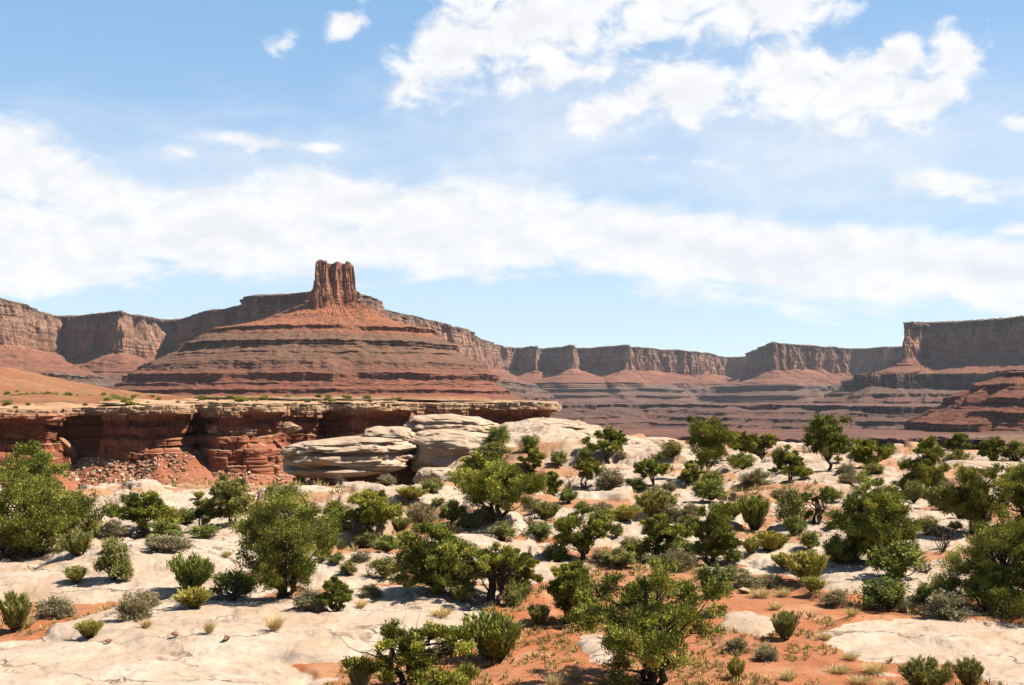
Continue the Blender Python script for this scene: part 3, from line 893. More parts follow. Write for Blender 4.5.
def slab(name, px0, px1, y0, y1, D, depth, label, e1=.45, e2=.6, seed=1, mat=None, tilt=0.0, layer=.13, rough=.24, group=None, sink=0.0, nphi=110, nth=200):
    """a rounded, layered block: outline rows and columns in the photograph fix its width and height at distance D"""
    mat = mat or M_BLOCK
    a = (px1 - px0) / 2 / F * D
    cx = XD((px0 + px1) / 2, D)
    zt, zb = CZ + (HZ - y0) / F * D, CZ + (HZ - y1) / F * D - sink
    c = (zt - zb) / 2
    th = np.linspace(0, 2 * np.pi, nth, endpoint=False)[:, None]
    ph = np.linspace(-np.pi / 2, np.pi / 2, nphi)[None, :]
    sp = lambda w, e: np.sign(w) * np.abs(w) ** e
    X = sp(np.cos(ph), e1) * sp(np.cos(th), e2)
    Y = sp(np.cos(ph), e1) * sp(np.sin(th), e2)
    Zn = sp(np.sin(ph), e1 * 1.3) + 0 * th
    zz = Zn * c + tilt * X * a
    k = 1 + rough * (fbm(X * 1.7 + seed, Y * 1.7, Zn * 1.2, seed, 4) - .5) * 2
    lay = fbm(zz / .75 + 40, X * .7 + seed, Y * .7, seed + 5, 3)
    k = k + 1.5 * layer * (np.round(4 * lay) / 4 - .5) + .05 * (fbm(X * a / .8, Y * depth / .8, zz / .5, seed + 6, 3) - .5)
    for q_ in range(max(2, int(2 * c / .9))):
        zi = -c + 2 * c * (q_ + .2 + .6 * ((seed * 7 + q_ * 13) % 10) / 10) / max(2, int(2 * c / .9))
        zi = zi + .35 * (fbm(X * 1.3 + q_, Y * 1.3, 0, seed + 20 + q_, 3) - .5)
        k = k - (.06 + .07 * (q_ % 2)) * np.exp(-((zz - zi) / (.05 * c + .07)) ** 2) * sstep(.42, .58, fbm(X * 1.1 + 5 * q_, Y * 1.1, 0, seed + 30 + q_, 2))
    x = X * a * k
    y = Y * depth * k
    z = Zn * c * (1 + .30 * (fbm(X * 1.5, Y * 1.5, 3.3, seed + 9, 3) - .5)) + tilt * X * a
    base = Vector((cx, D, zb))
    V = np.stack([x, y, z + c], -1).reshape(-1, 3)
    if 'stone' in name:
        v_, f_ = angular_rocks(1, 1.0, seed)[0]
        v_ = v_ / np.abs(v_).max(0) * np.array([a * .8, depth, c * .9]) + [0, 0, c]
        o = mesh_np(name, v_, f_, M_RUB2)
    else:
        o = mesh_np(name, V, grid_faces(nth, nphi, True), mat, smooth=True)
    if name in ('flat_stone', 'red_stone'):
        g_ = hit((px0 + px1) / 2, y1 - 1)
        base = Vector((g_.x, g_.y, g_.z - .15 * c))
    o.location = base
    tag(o, label, 'stone' if 'stone' in name else 'boulder', group)
    return o


slab('overhanging_ledge', 288, 412, 438, 475, 148, 9.0, 'long pale ledge overhanging a black hollow at the left end of the slickrock domes', seed=3, e1=.5, e2=.55, tilt=.05, layer=.13)
slab('ledge_footing', 318, 428, 462, 512, 157, 7.0, 'dark recessed rock footing under the long overhanging pale ledge', seed=5, mat=M_RED, e1=.3)
slab('rock_block', 362, 418, 427, 466, 153, 6.0, 'tan blocky boulder in part shade between the long ledge and the big domed boulder', seed=8, e1=.5, layer=.15)
slab('domed_boulder', 404, 502, 415, 452, 166, 8.0, 'topmost pale domed boulder with layered front in the middle of the outcrop', seed=11, e1=.58, e2=.7, tilt=-.06, layer=.14)
slab('domed_boulder', 407, 500, 431, 482, 151, 6.5, 'big rounded pale boulder with slanting cross beds on its shaded front', seed=14, e1=.5, e2=.75, tilt=-.03, layer=.10)
slab('domed_boulder', 490, 560, 434, 474, 158, 7.0, 'cream domed rock just right of the big cross bedded boulder', seed=17, e1=.5, e2=.8, tilt=-.05)
slab('domed_boulder', 512, 604, 420, 452, 174, 9.0, 'cream whaleback dome topping the slickrock rise beside the end of the red cliff', seed=20, e1=.55, e2=.8, tilt=-.07)
slab('domed_boulder', 536, 580, 442, 468, 152, 4.0, 'tan boulder with a reddish shaded face on the slickrock rise', seed=23, e1=.55, e2=.7)
slab('low_boulder', 416, 455, 468, 492, 134, 3.0, 'small pale boulder at the foot of the big cross bedded boulder', seed=26, e1=.5, e2=.8)
slab('low_boulder', 604, 690, 446, 476, 150, 6.0, 'broad cream slab behind the round little juniper', seed=29, e1=.5, e2=.8)
slab('low_boulder', 630, 676, 437, 452, 178, 5.0, 'thin cream ledge on the skyline left of the tall pinyon', seed=32, e1=.55, e2=.7)
slab('low_boulder', 462, 526, 521, 549, 82, 2.4, 'smooth cream boulder with an undercut left side above the twisted juniper', seed=35, e1=.5, e2=.8)
slab('low_boulder', 334, 402, 523, 550, 83, 2.6, 'low cream dome right of the biggest round juniper', seed=38, e1=.55, e2=.85)
slab('low_boulder', 938, 1040, 461, 492, 118, 4.5, 'pale domed boulder near the right edge above the dark twiggy junipers', seed=41, e1=.55, e2=.8)
slab('low_boulder', 772, 905, 471, 500, 112, 4.5, 'long cream whaleback rock behind the large leaning juniper', seed=44, e1=.55, e2=.8, tilt=.03)
slab('domed_boulder', 458, 530, 452, 482, 147, 5.0, 'cream boulder half hidden behind the forked juniper', seed=91, e1=.55, e2=.7, tilt=-.05)
slab('domed_boulder', 492, 548, 425, 446, 170, 6.0, 'cream boulder between the topmost domed boulder and the whaleback dome', seed=92, e1=.55, e2=.7)
slab('domed_boulder', 558, 612, 452, 476, 156, 5.0, 'cream sloping boulder below the little skyline juniper', seed=93, e1=.55, e2=.8, tilt=-.1)
slab('low_boulder', 510, 566, 470, 492, 138, 4.0, 'low tan boulder beside the narrow green juniper', seed=94, e1=.55, e2=.8)
slab('low_boulder', 572, 646, 466, 492, 136, 4.0, 'pale flat boulder below the round topped little juniper', seed=95, e1=.5, e2=.8)
slab('low_boulder', 130, 206, 506, 530, 86, 2.6, 'pale low boulder between the open juniper and the dark twiggy one', seed=97, e1=.55, e2=.8)
slab('low_boulder', 212, 300, 520, 552, 76, 2.6, 'smooth pale rock behind the foot of the biggest round juniper', seed=98, e1=.5, e2=.8, tilt=.05)
slab('low_boulder', 688, 760, 540, 560, 68, 2.0, 'cream ledge right of the dark juniper and its reddish stone', seed=99, e1=.5, e2=.8)
slab('low_boulder', 818, 872, 574, 590, 55, 1.2, 'little cream rock at the foot of the large leaning juniper', seed=100, e1=.55, e2=.8)
slab('low_boulder', 885, 975, 512, 545, 78, 2.8, 'tan cream rock between the leaning juniper and the right edge trees', seed=102, e1=.55, e2=.8)
slab('low_boulder', 590, 690, 520, 540, 80, 3.0, 'long cream rock at the foot of the thin airy juniper', seed=103, e1=.5, e2=.8)
slab('low_boulder', 30, 120, 515, 545, 78, 2.4, 'pale rock right of the big dark juniper at the left edge', seed=104, e1=.55, e2=.8)

slab('domed_boulder', 598, 650, 438, 456, 172, 6.0, 'cream dome on the skyline right of the little skyline juniper', seed=111, e1=.6, e2=.8)
slab('domed_boulder', 640, 690, 462, 486, 142, 4.5, 'cream dome between the round topped juniper and the tall middle pinyon', seed=112, e1=.6, e2=.8, tilt=-.05)
slab('domed_boulder', 690, 762, 452, 474, 150, 5.5, 'long pale dome behind the trunk of the tall middle pinyon', seed=113, e1=.6, e2=.8)
slab('domed_boulder', 524, 590, 488, 510, 112, 3.6, 'pale rounded boulder right of the forked juniper', seed=114, e1=.6, e2=.8)
slab('domed_boulder', 600, 664, 492, 512, 108, 3.4, 'pale low dome behind the thin airy juniper', seed=115, e1=.6, e2=.8)

slab('red_stone', 682, 706, 556, 567, 64, .7, 'small reddish stone under the dark juniper by the cream slab', seed=47, mat=M_RED, e1=.55)
slab('flat_stone', 738, 752, 588, 594, 51, .3, 'little flat red stone lying on the sand above the pale oval slab', seed=50, mat=M_RED, e1=.5, nphi=40, nth=60)
slab('flat_stone', 103, 114, 639, 645, 40, .16, 'small red stone lying alone on the near pale slab', seed=53, mat=M_RED, e1=.5, nphi=40, nth=60)
slab('flat_stone', 170, 181, 631, 637, 41.5, .14, 'dark pebble sized stone on the near pale slab right of the red one', seed=56, mat=M_RED, e1=.5, nphi=40, nth=60)
slab('flat_stone', 221, 231, 634, 641, 41, .14, 'brown stone in the dry grass seam across the near pale slab', seed=59, mat=M_RED, e1=.5, nphi=40, nth=60)


ROCKS = angular_rocks(14, 1.0, 5)


def scatter_rocks(name, pts, sizes, mat, label, cat, seed):
    r = np.random.RandomState(seed)
    Vs, Fs, b = [], [], 0
    for p_, s_ in zip(pts, sizes):
        v, f = ROCKS[r.randint(len(ROCKS))]
        a = r.rand() * 6.283
        tl = r.randn() * .35
        ca, sa = math.cos(a), math.sin(a)
        ct, st = math.cos(tl), math.sin(tl)
        w = v * s_
        w = np.stack([w[:, 0] * ct - w[:, 2] * st, w[:, 1], w[:, 0] * st + w[:, 2] * ct], -1)
        w = np.stack([w[:, 0] * ca - w[:, 1] * sa, w[:, 0] * sa + w[:, 1] * ca, w[:, 2]], -1)
        Vs.append(w + p_)
        Fs.append(f + b)
        b += len(v)
    o = mesh_np(name, np.concatenate(Vs), np.concatenate(Fs), mat)
    tag(o, label, cat, kind='stuff')
    return o


# broken rock on the talus below the near red cliff
rr = np.random.RandomState(9)
n_u, n_v = RP.shape[:2]
tal0 = n_v - 70
ui = [i for i in range(n_u) if -60 < RPX[i] < 420]
pts, sizes = [], []
for k in range(17000):
    i = ui[rr.randint(len(ui))]
    j = tal0 + int(rr.rand() ** 1.3 * 69)
    d = abs(RPX[i] - 130) / 120
    if rr.rand() > max(.25, 1.1 - .5 * d):
        continue
    pts.append(RP[i, min(j, n_v - 1)] + rr.randn(3) * .15)
    sizes.append(.22 + .75 * rr.rand() ** 3 + (.8 * rr.rand() if rr.rand() > .97 else 0))
scatter_rocks('rubble', pts, sizes, M_RUB, 'broken red and tan rubble spilling down the talus below the near red cliff', 'rubble', 3)


def rim_point(px, f):
    """a point on the talus (f 0..1 from top to bottom) or, with f < 0, on the cap of the near cliff (metres back)"""
    i = int(np.argmin(np.abs(RPX[:n_u * 2 // 3] - px)))
    if f >= 0:
        return Vector(RP[i, tal0 + int(f * 69)])
    j = int(np.clip(43 + f / 2.2, 0, 43))
    return Vector(RP[i, j])


def lone_rock(name, px, py, D, w, h, d, label, mat, seed, rot=(0, 0, 0)):
    v, f = angular_rocks(1, 1.0, seed)[0]
    v = v / np.abs(v).max(0)
    o = mesh_np(name, v * np.array([w / 2, d / 2, h / 2]), f, mat)
    o.location = (XD(px, D), D, CZ + (HZ - py) / F * D)
    o.rotation_euler = rot
    tag(o, label, 'boulder')
    return o


def talus_D(px, py):
    """distance at which the sight line meets the cliff or its talus"""
    i = int(np.argmin(np.abs(RPX[:n_u * 2 // 3] - px)))
    col = RP[i, 44:]
    rows_ = HZ - (col[:, 2] - CZ) / col[:, 1] * F
    return float(col[int(np.argmin(np.abs(rows_ - py))), 1])


D0 = talus_D(70, 458)
lone_rock('tilted_slab', 70, 450, D0 - 2.5, 3.2, 9.5, 4.6, 'tall tan slab leaning against the foot of the near red cliff', M_RED, 71, (.1, math.radians(-38), .3))
lone_rock('fallen_block', 109, 490, talus_D(109, 488) - .6, 3.2, 3.6, 3.0, 'grey brown fallen block at the bottom of the talus', M_RED, 73, (.2, .3, .4))
lone_rock('fallen_block', 413, 420, 330, 3.4, 5.0, 3.0, 'upright reddish block on the rubble behind the topmost domed boulder', M_RED, 75, (0, .12, .6))
slab('pale_heap', 212, 254, 421, 440, 324, 3.5, 'pale heap of rock lodged below the cap of the near red cliff', seed=77, e1=1.1, e2=1.0, layer=.5, rough=.6, mat=M_RUB2)
slab('pale_heap', 278, 299, 422, 434, 334, 2.5, 'smaller tan rock lodged in the cliff right of the pale heap', seed=79, e1=1.1, e2=1.0, layer=.5, rough=.6, mat=M_RUB2)


# ------------------------------------------------------------------ plants
def frames(dirs):
    up = np.where(np.abs(dirs[:, 2:3]) < .9, np.array([[0, 0, 1.]]), np.array([[1., 0, 0]]))
    s1 = np.cross(dirs, up)
    s1 /= np.maximum(np.linalg.norm(s1, axis=1)[:, None], 1e-9)
    return s1, np.cross(s1, dirs)


def leaves(P, Dr, L, wid, rs, tint):
    """thin diamond sprays at P pointing along Dr"""
    n = len(P)
    Dr = Dr / np.maximum(np.linalg.norm(Dr, axis=1)[:, None], 1e-9)
    a, b = frames(Dr)
    ang = rs.rand(n, 1) * np.pi
    sd = a * np.cos(ang) + b * np.sin(ang)
    L = (L * (.45 + 1.1 * rs.rand(n, 1)))
    wd = L * wid
    V = np.stack([P - Dr * L * .35, P + sd * wd, P + Dr * L * .65, P - sd * wd], 1).reshape(-1, 3)
    f = np.arange(4 * n).reshape(n, 4)
    return V, f, np.repeat(tint, 4)


class Wood:
    def __init__(self):
        self.V, self.F, self.b = [], [], 0

    def tube(self, pts, r0, r1, sides=6):
        pts = np.array(pts, float)
        n = len(pts)
        tg = np.gradient(pts, axis=0)
        tg /= np.maximum(np.linalg.norm(tg, axis=1)[:, None], 1e-9)
        a, b = frames(tg)
        rad = np.linspace(r0, r1, n)[:, None, None]
        th = np.linspace(0, 2 * np.pi, sides, endpoint=False)
        ringv = a[:, None, :] * np.cos(th)[None, :, None] + b[:, None, :] * np.sin(th)[None, :, None]
        V = pts[:, None, :] + ringv * rad
        i = np.arange(n - 1)[:, None]
        j = np.arange(sides)[None, :]
        f = np.stack([i * sides + j, i * sides + (j + 1) % sides, (i + 1) * sides + (j + 1) % sides, (i + 1) * sides + j], -1).reshape(-1, 4)
        self.V.append(V.reshape(-1, 3))
        self.F.append(f + self.b)
        self.b += n * sides

    def build(self, name, mat):
        return mesh_np(name, np.concatenate(self.V), np.concatenate(self.F), mat, smooth=True)


def curve(p0, p1, rs, sag=.15, wig=.06, n=8):
    t_ = np.linspace(0, 1, n)[:, None]
    p0, p1 = np.array(p0, float), np.array(p1, float)
    L = np.linalg.norm(p1 - p0)
    c = p0 + (p1 - p0) * t_
    c[:, 2] += (np.sin(t_[:, 0] * np.pi) * sag * L * rs.uniform(-.5, 1))
    w = np.cumsum(rs.randn(n, 3), 0) * wig * L / math.sqrt(n)
    w -= w[-1:] * t_
    w[0] = 0
    return c + w


def tree_parts(seed, Hh, Wd, n_clump=40, per=420, low=.12, leaf=.13, clump=.12, stems=3, gap=.8, flatt=.62, lean=0.0, mat=None, thick=.032, dead=0, wid=.26, asym=.62, top=1.0, bark=None):
    """a bushy desert conifer: crooked stems, limbs reaching into separate tufts of foliage"""
    rs = np.random.RandomState(seed)
    wood = Wood()
    sc = math.sqrt(Hh * Wd)
    ctr = []
    tries = 0
    while len(ctr) < n_clump and tries < 6000:
        tries += 1
        d = rs.randn(3)
        d /= np.linalg.norm(d)
        rad = 1 + asym * 2 * (float(fbm(d[0] * 1.6 + seed, d[1] * 1.6, d[2] * 1.6, seed, 2)) - .5)
        r_ = rs.rand() ** .42 * rad
        p = d * r_
        zc = low + (1 - low) * (p[2] * .5 + .5)
        if zc < low * .7 or zc > 1.02:
            continue
        nar = 1 - .38 * max(0, zc - .55) / .45 * top
        q_ = np.array([p[0] * Wd / 2 * .86 * nar + lean * zc * Hh, p[1] * Wd / 2 * .86 * nar, zc * Hh * .93])
        if any(np.linalg.norm((q_ - c) / [1, 1, .8]) < clump * sc * gap * 1.5 for c in ctr):
            continue
        ctr.append(q_)
    ctr = np.array(ctr)
    # stems
    st = []
    for k in range(stems):
        a = rs.rand() * 6.283
        sp_ = rs.uniform(.06, .22) * Wd * (0.4 if stems == 1 else 1)
        e = np.array([math.cos(a) * sp_ + lean * Hh * .7, math.sin(a) * sp_, Hh * rs.uniform(.55, .8)])
        b0 = np.array([math.cos(a) * .03 * Wd, math.sin(a) * .03 * Wd, -.12])
        c = curve(b0, e, rs, .05, .16, 12)
        st.append(c)
        wood.tube(c, thick * sc * rs.uniform(.8, 1.15), thick * sc * .25, 8)
    Ps, Ds, Ts = [], [], []
    for ci, c in enumerate(ctr):
        s_ = st[np.argmin([np.min(np.linalg.norm(q_ - c, axis=1)) + rs.rand() * .1 * sc for q_ in st])]
        k = int(np.argmin(np.linalg.norm(s_ - (c * [.55, .55, .62]), axis=1)))
        wood.tube(curve(s_[k], c, rs, .12, .10, 7), thick * sc * .34, thick * sc * .09, 5)
        if ci < dead:
            for _ in range(5):
                wood.tube(curve(c, c + rs.randn(3) * sc * .12, rs, .1, .15, 5), thick * sc * .10, thick * sc * .03, 4)
            continue
        nsub = rs.randint(7, 12)
        rc = clump * sc * rs.uniform(.75, 1.3)
        sd = rs.randn(nsub, 3)
        sd /= np.linalg.norm(sd, axis=1)[:, None]
        sub = c + sd * rc * np.array([1, 1, flatt]) * (rs.rand(nsub, 1) ** .5)
        sub[:, 2] += rc * .15
        m_ = int(per * (rc / (clump * sc)) ** 2)
        which = rs.randint(0, nsub, m_)
        off = rs.randn(m_, 3) * rc * .215
        off[:, 2] *= .75
        P = sub[which] + off
        Dd = (P - c) / rc + rs.randn(m_, 3) * .55 + np.array([0, 0, .75])
        Ps.append(P)
        Ds.append(Dd)
        Ts.append(np.clip(.42 + .20 * rs.randn() + .15 * rs.randn(nsub)[which] + .17 * rs.randn(m_), 0, 1))
        for q_ in sub[:3]:
            wood.tube(curve(c, q_, rs, .1, .1, 4), thick * sc * .08, thick * sc * .03, 4)
    P, Dd, T = np.concatenate(Ps), np.concatenate(Ds), np.concatenate(Ts)
    keep_ = P[:, 2] > .03
    V, f, tn = leaves(P[keep_], Dd[keep_], leaf, wid, rs, T[keep_])
    return wood, (V, f, tn)


def make_tree(name, label, cat, group, loc, rot=0, mat=None, bark=None, **kw):
    wood, (V, f, tn) = tree_parts(**kw)
    root = bpy.data.objects.new(name, None)
    root.empty_display_size = .3
    COL.objects.link(root)
    root.location = loc
    root.rotation_euler = (0, 0, rot)
    tag(root, label, cat, group)
    w = wood.build('trunk', bark or M_BARK)
    w.parent = root
    c = mesh_np('crown', V, f, mat or L_JUNIPER, root, attr={'tint': tn})
    return root


def shrub_parts(seed, style):
    """a shrub of unit height and unit width: stems and foliage"""
    rs = np.random.RandomState(seed)
    wood = Wood()
    P, Dd, T, L, wd = [], [], [], .06, .2
    if style == 'broom':
        L, wd = .115, .085
        for k in range(60):
            a, tl = rs.rand() * 6.283, rs.rand() ** .7 * .62
            h = rs.uniform(.62, 1.02) * (1 - .35 * tl)
            e = np.array([math.cos(a) * tl * .72, math.sin(a) * tl * .72, h])
            b0 = np.array([math.cos(a), math.sin(a), 0]) * rs.rand() * .10
            c = curve(b0, e, rs, .06, .08, 7)
            wood.tube(c, .011, .005, 4)
            n = 100
            tt_ = .22 + .78 * rs.rand(n) ** .75
            Q = np.stack([np.interp(tt_, np.linspace(0, 1, 7), c[:, i]) for i in range(3)], -1)
            P.append(Q + rs.randn(n, 3) * .028)
            ax = (e - b0) / np.linalg.norm(e - b0)
            Dd.append(ax + rs.randn(n, 3) * .28)
            T.append(np.clip(.3 + .3 * tt_ + .12 * rs.randn() + .12 * rs.randn(n), 0, 1))
    elif style == 'ball':
        L, wd = .075, .16
        for k in range(46):
            d = rs.randn(3)
            d[2] = abs(d[2]) * .9
            d /= np.linalg.norm(d)
            e = d * np.array([.46, .46, .88]) * rs.uniform(.7, 1.05) + [0, 0, .04]
            wood.tube(curve([0, 0, 0], e, rs, .05, .10, 6), .012, .004, 4)
            n = 120
            Q = e * (1 - .45 * rs.rand(n, 1) ** 2) + rs.randn(n, 3) * np.array([.075, .075, .06])
            P.append(Q)
            Dd.append(d + rs.randn(n, 3) * .6 + [0, 0, .3])
            T.append(np.clip(.45 + .15 * rs.randn() + .17 * rs.randn(n), 0, 1))
    elif style == 'open':
        L, wd = .070, .20
        for k in range(34):
            a, tl = rs.rand() * 6.283, rs.rand() ** .6
            e = np.array([math.cos(a) * tl * .46, math.sin(a) * tl * .46, rs.uniform(.3, 1.0) * (1 - .25 * tl)])
            wood.tube(curve([0, 0, 0], e, rs, .1, .16, 7), .018, .005, 4)
            n = 150
            Q = e * (1 - .3 * rs.rand(n, 1) ** 2) + rs.randn(n, 3) * np.array([.06, .06, .06])
            P.append(Q)
            Dd.append((Q - e) * 12 + rs.randn(n, 3) * .5 + [0, 0, .6])
            T.append(np.clip(.45 + .18 * rs.randn() + .15 * rs.randn(n), 0, 1))
    elif style == 'grass':
        L, wd = .44, .018
        n = 420
        a, tl = rs.rand(n) * 6.283, rs.rand(n)
        b0 = np.stack([np.cos(a), np.sin(a), 0 * a], -1) * (rs.rand(n, 1) ** .6) * .22
        dd_ = np.stack([np.cos(a) * tl * .9, np.sin(a) * tl * .9, 1.0 + 0 * a], -1) + rs.randn(n, 3) * .12
        P.append(b0 + dd_ * .22 * rs.uniform(.6, 1.3, (n, 1)))
        Dd.append(dd_)
        T.append(np.clip(.5 + .25 * rs.randn(n), 0, 1))
        P.append(b0 + dd_ * .48 * rs.uniform(.6, 1.2, (n, 1)))
        Dd.append(dd_ + rs.randn(n, 3) * .25)
        T.append(np.clip(.6 + .25 * rs.randn(n), 0, 1))
    elif style == 'dead':
        for k in range(13):
            a, tl = rs.rand() * 6.283, rs.rand() ** .5
            e = np.array([math.cos(a) * tl * .48, math.sin(a) * tl * .48, rs.uniform(.25, 1.0)])
            c = curve([0, 0, 0], e, rs, .1, .2, 8)
            wood.tube(c, .028, .006, 5)
            for q_ in range(5):
                s_ = c[rs.randint(3, 8)]
                wood.tube(curve(s_, s_ + rs.randn(3) * .13 + [0, 0, .05], rs, .1, .2, 5), .009, .002, 4)
        return wood, None
    P, Dd, T = np.concatenate(P), np.concatenate(Dd), np.concatenate(T)
    k_ = P[:, 2] > 0.0
    return (wood if style != 'grass' else None), leaves(P[k_], Dd[k_], L, wd, rs, T[k_])


PROTO = {}


def proto(style, k):
    """unlinked source objects, three of each style"""
    if (style, k) not in PROTO:
        wood, lv = shrub_parts(1000 + 37 * k + hash_word(style), style)
        PROTO[(style, k)] = (wood, lv)
    return PROTO[(style, k)]


def hash_word(w_):
    return sum(ord(c) * (i + 3) for i, c in enumerate(w_))


MESHES = {}


def shared(key, name, V, f, mat, attr=None, smooth=False):
    if key not in MESHES:
        o = mesh_np(name, V, f, mat, smooth=smooth, attr=attr)
        me = o.data
        bpy.data.objects.remove(o)
        MESHES[key] = me
    o = bpy.data.objects.new(name, MESHES[key])
    COL.objects.link(o)
    return o


KINDS = {  # kind: (object name, style, material, spoken name, category, group)
    'broom': ('broom_shrub', 'broom', L_GREEN, 'green broom shrub', 'shrub', 'green broom shrubs among the slickrock'),
    'olive': ('olive_shrub', 'open', L_OLIVE, 'olive shrub', 'shrub', 'olive shrubs among the slickrock'),
    'green': ('green_shrub', 'open', L_GREEN, 'leafy green shrub', 'shrub', 'leafy green shrubs among the slickrock'),
    'rabbit': ('yellow_shrub', 'broom', L_YELLOW, 'yellow green brush', 'shrub', 'yellow brush among the slickrock'),
    'obroom': ('broom_shrub', 'broom', L_OLIVE, 'olive broom shrub', 'shrub', 'olive broom shrubs among the slickrock'),
    'grey': ('grey_shrub', 'ball', L_SAGE, 'grey dry shrub', 'shrub', 'grey dry shrubs on the bench'),
    'straw': ('grass_tuft', 'grass', L_STRAW, 'straw grass tuft', 'grass tuft', 'dry grass tufts on the sand'),
    'dead': ('dead_shrub', 'dead', M_DEAD, 'leafless grey bush', 'shrub', 'leafless bushes on the bench'),
    'dark': ('dark_shrub', 'open', L_PINYON, 'dark green scrub', 'shrub', 'dark scrub on the bench'),
}
N_SHRUB = [0]


def place_shrub(kind, loc, w_, h_, label):
    name, style, mat, spoken, cat, group = KINDS[kind]
    k = N_SHRUB[0] % 7
    N_SHRUB[0] += 1
    wood, lv = proto(style, k)
    parts = []
    if wood is not None:
        parts.append(('stems', shared((style, k, 'w'), 'stems', np.concatenate(wood.V), np.concatenate(wood.F), M_DEAD if style in ('dead', 'ball') else M_BARK)))
    if lv is not None:
        parts.append(('foliage', shared((style, k, kind, 'l'), 'foliage', lv[0], lv[1], mat, {'tint': lv[2]})))
    if len(parts) == 1:
        root = parts[0][1]
        root.name = name
    else:
        root = bpy.data.objects.new(name, None)
        COL.objects.link(root)
        for _, o_ in parts:
            o_.parent = root
    root.location = loc
    root.rotation_euler = (0, 0, rnd.random() * 6.283)
    root.scale = (w_, w_, h_)
    tag(root, label, cat, group)
    return root


# ---- trees: (left, right, top row, foot row, kind, options, label, short landmark)
def px_tree(l, r, y0, y1, label, look='juniper', seed=1, **kw):
    c = kw.pop('foot', (l + r) / 2)
    p_ = hit(c, y1)
    if p_ is None:
        return None
    D = p_.y
    hh = max((CZ + (HZ - y0) / F * D) - p_.z, .5)
    ww = (r - l) / F * D
    near = min(1.0, 46.0 / D)
    leaf = max(.072, .0016 * D)
    d_ = dict(seed=seed, Hh=hh, Wd=ww, n_clump=46, per=int(900 * near + 150), leaf=leaf)
    name = {'juniper': 'juniper_tree', 'pinyon': 'pinyon_tree'}[look]
    mat = L_JUNIPER if look == 'juniper' else L_PINYON
    if look == 'pinyon':
        d_.update(low=.24, stems=1, clump=.125, gap=.5, thick=.03)
    d_['lean'] = ((l + r) / 2 - c) / F * D / hh
    mat = kw.pop('mat', mat)
    bark = kw.pop('bark', None)
    d_.update(kw)
    return make_tree(name, label, 'tree', 'junipers and pinyons on the bench', p_, 0, mat, bark, **d_)


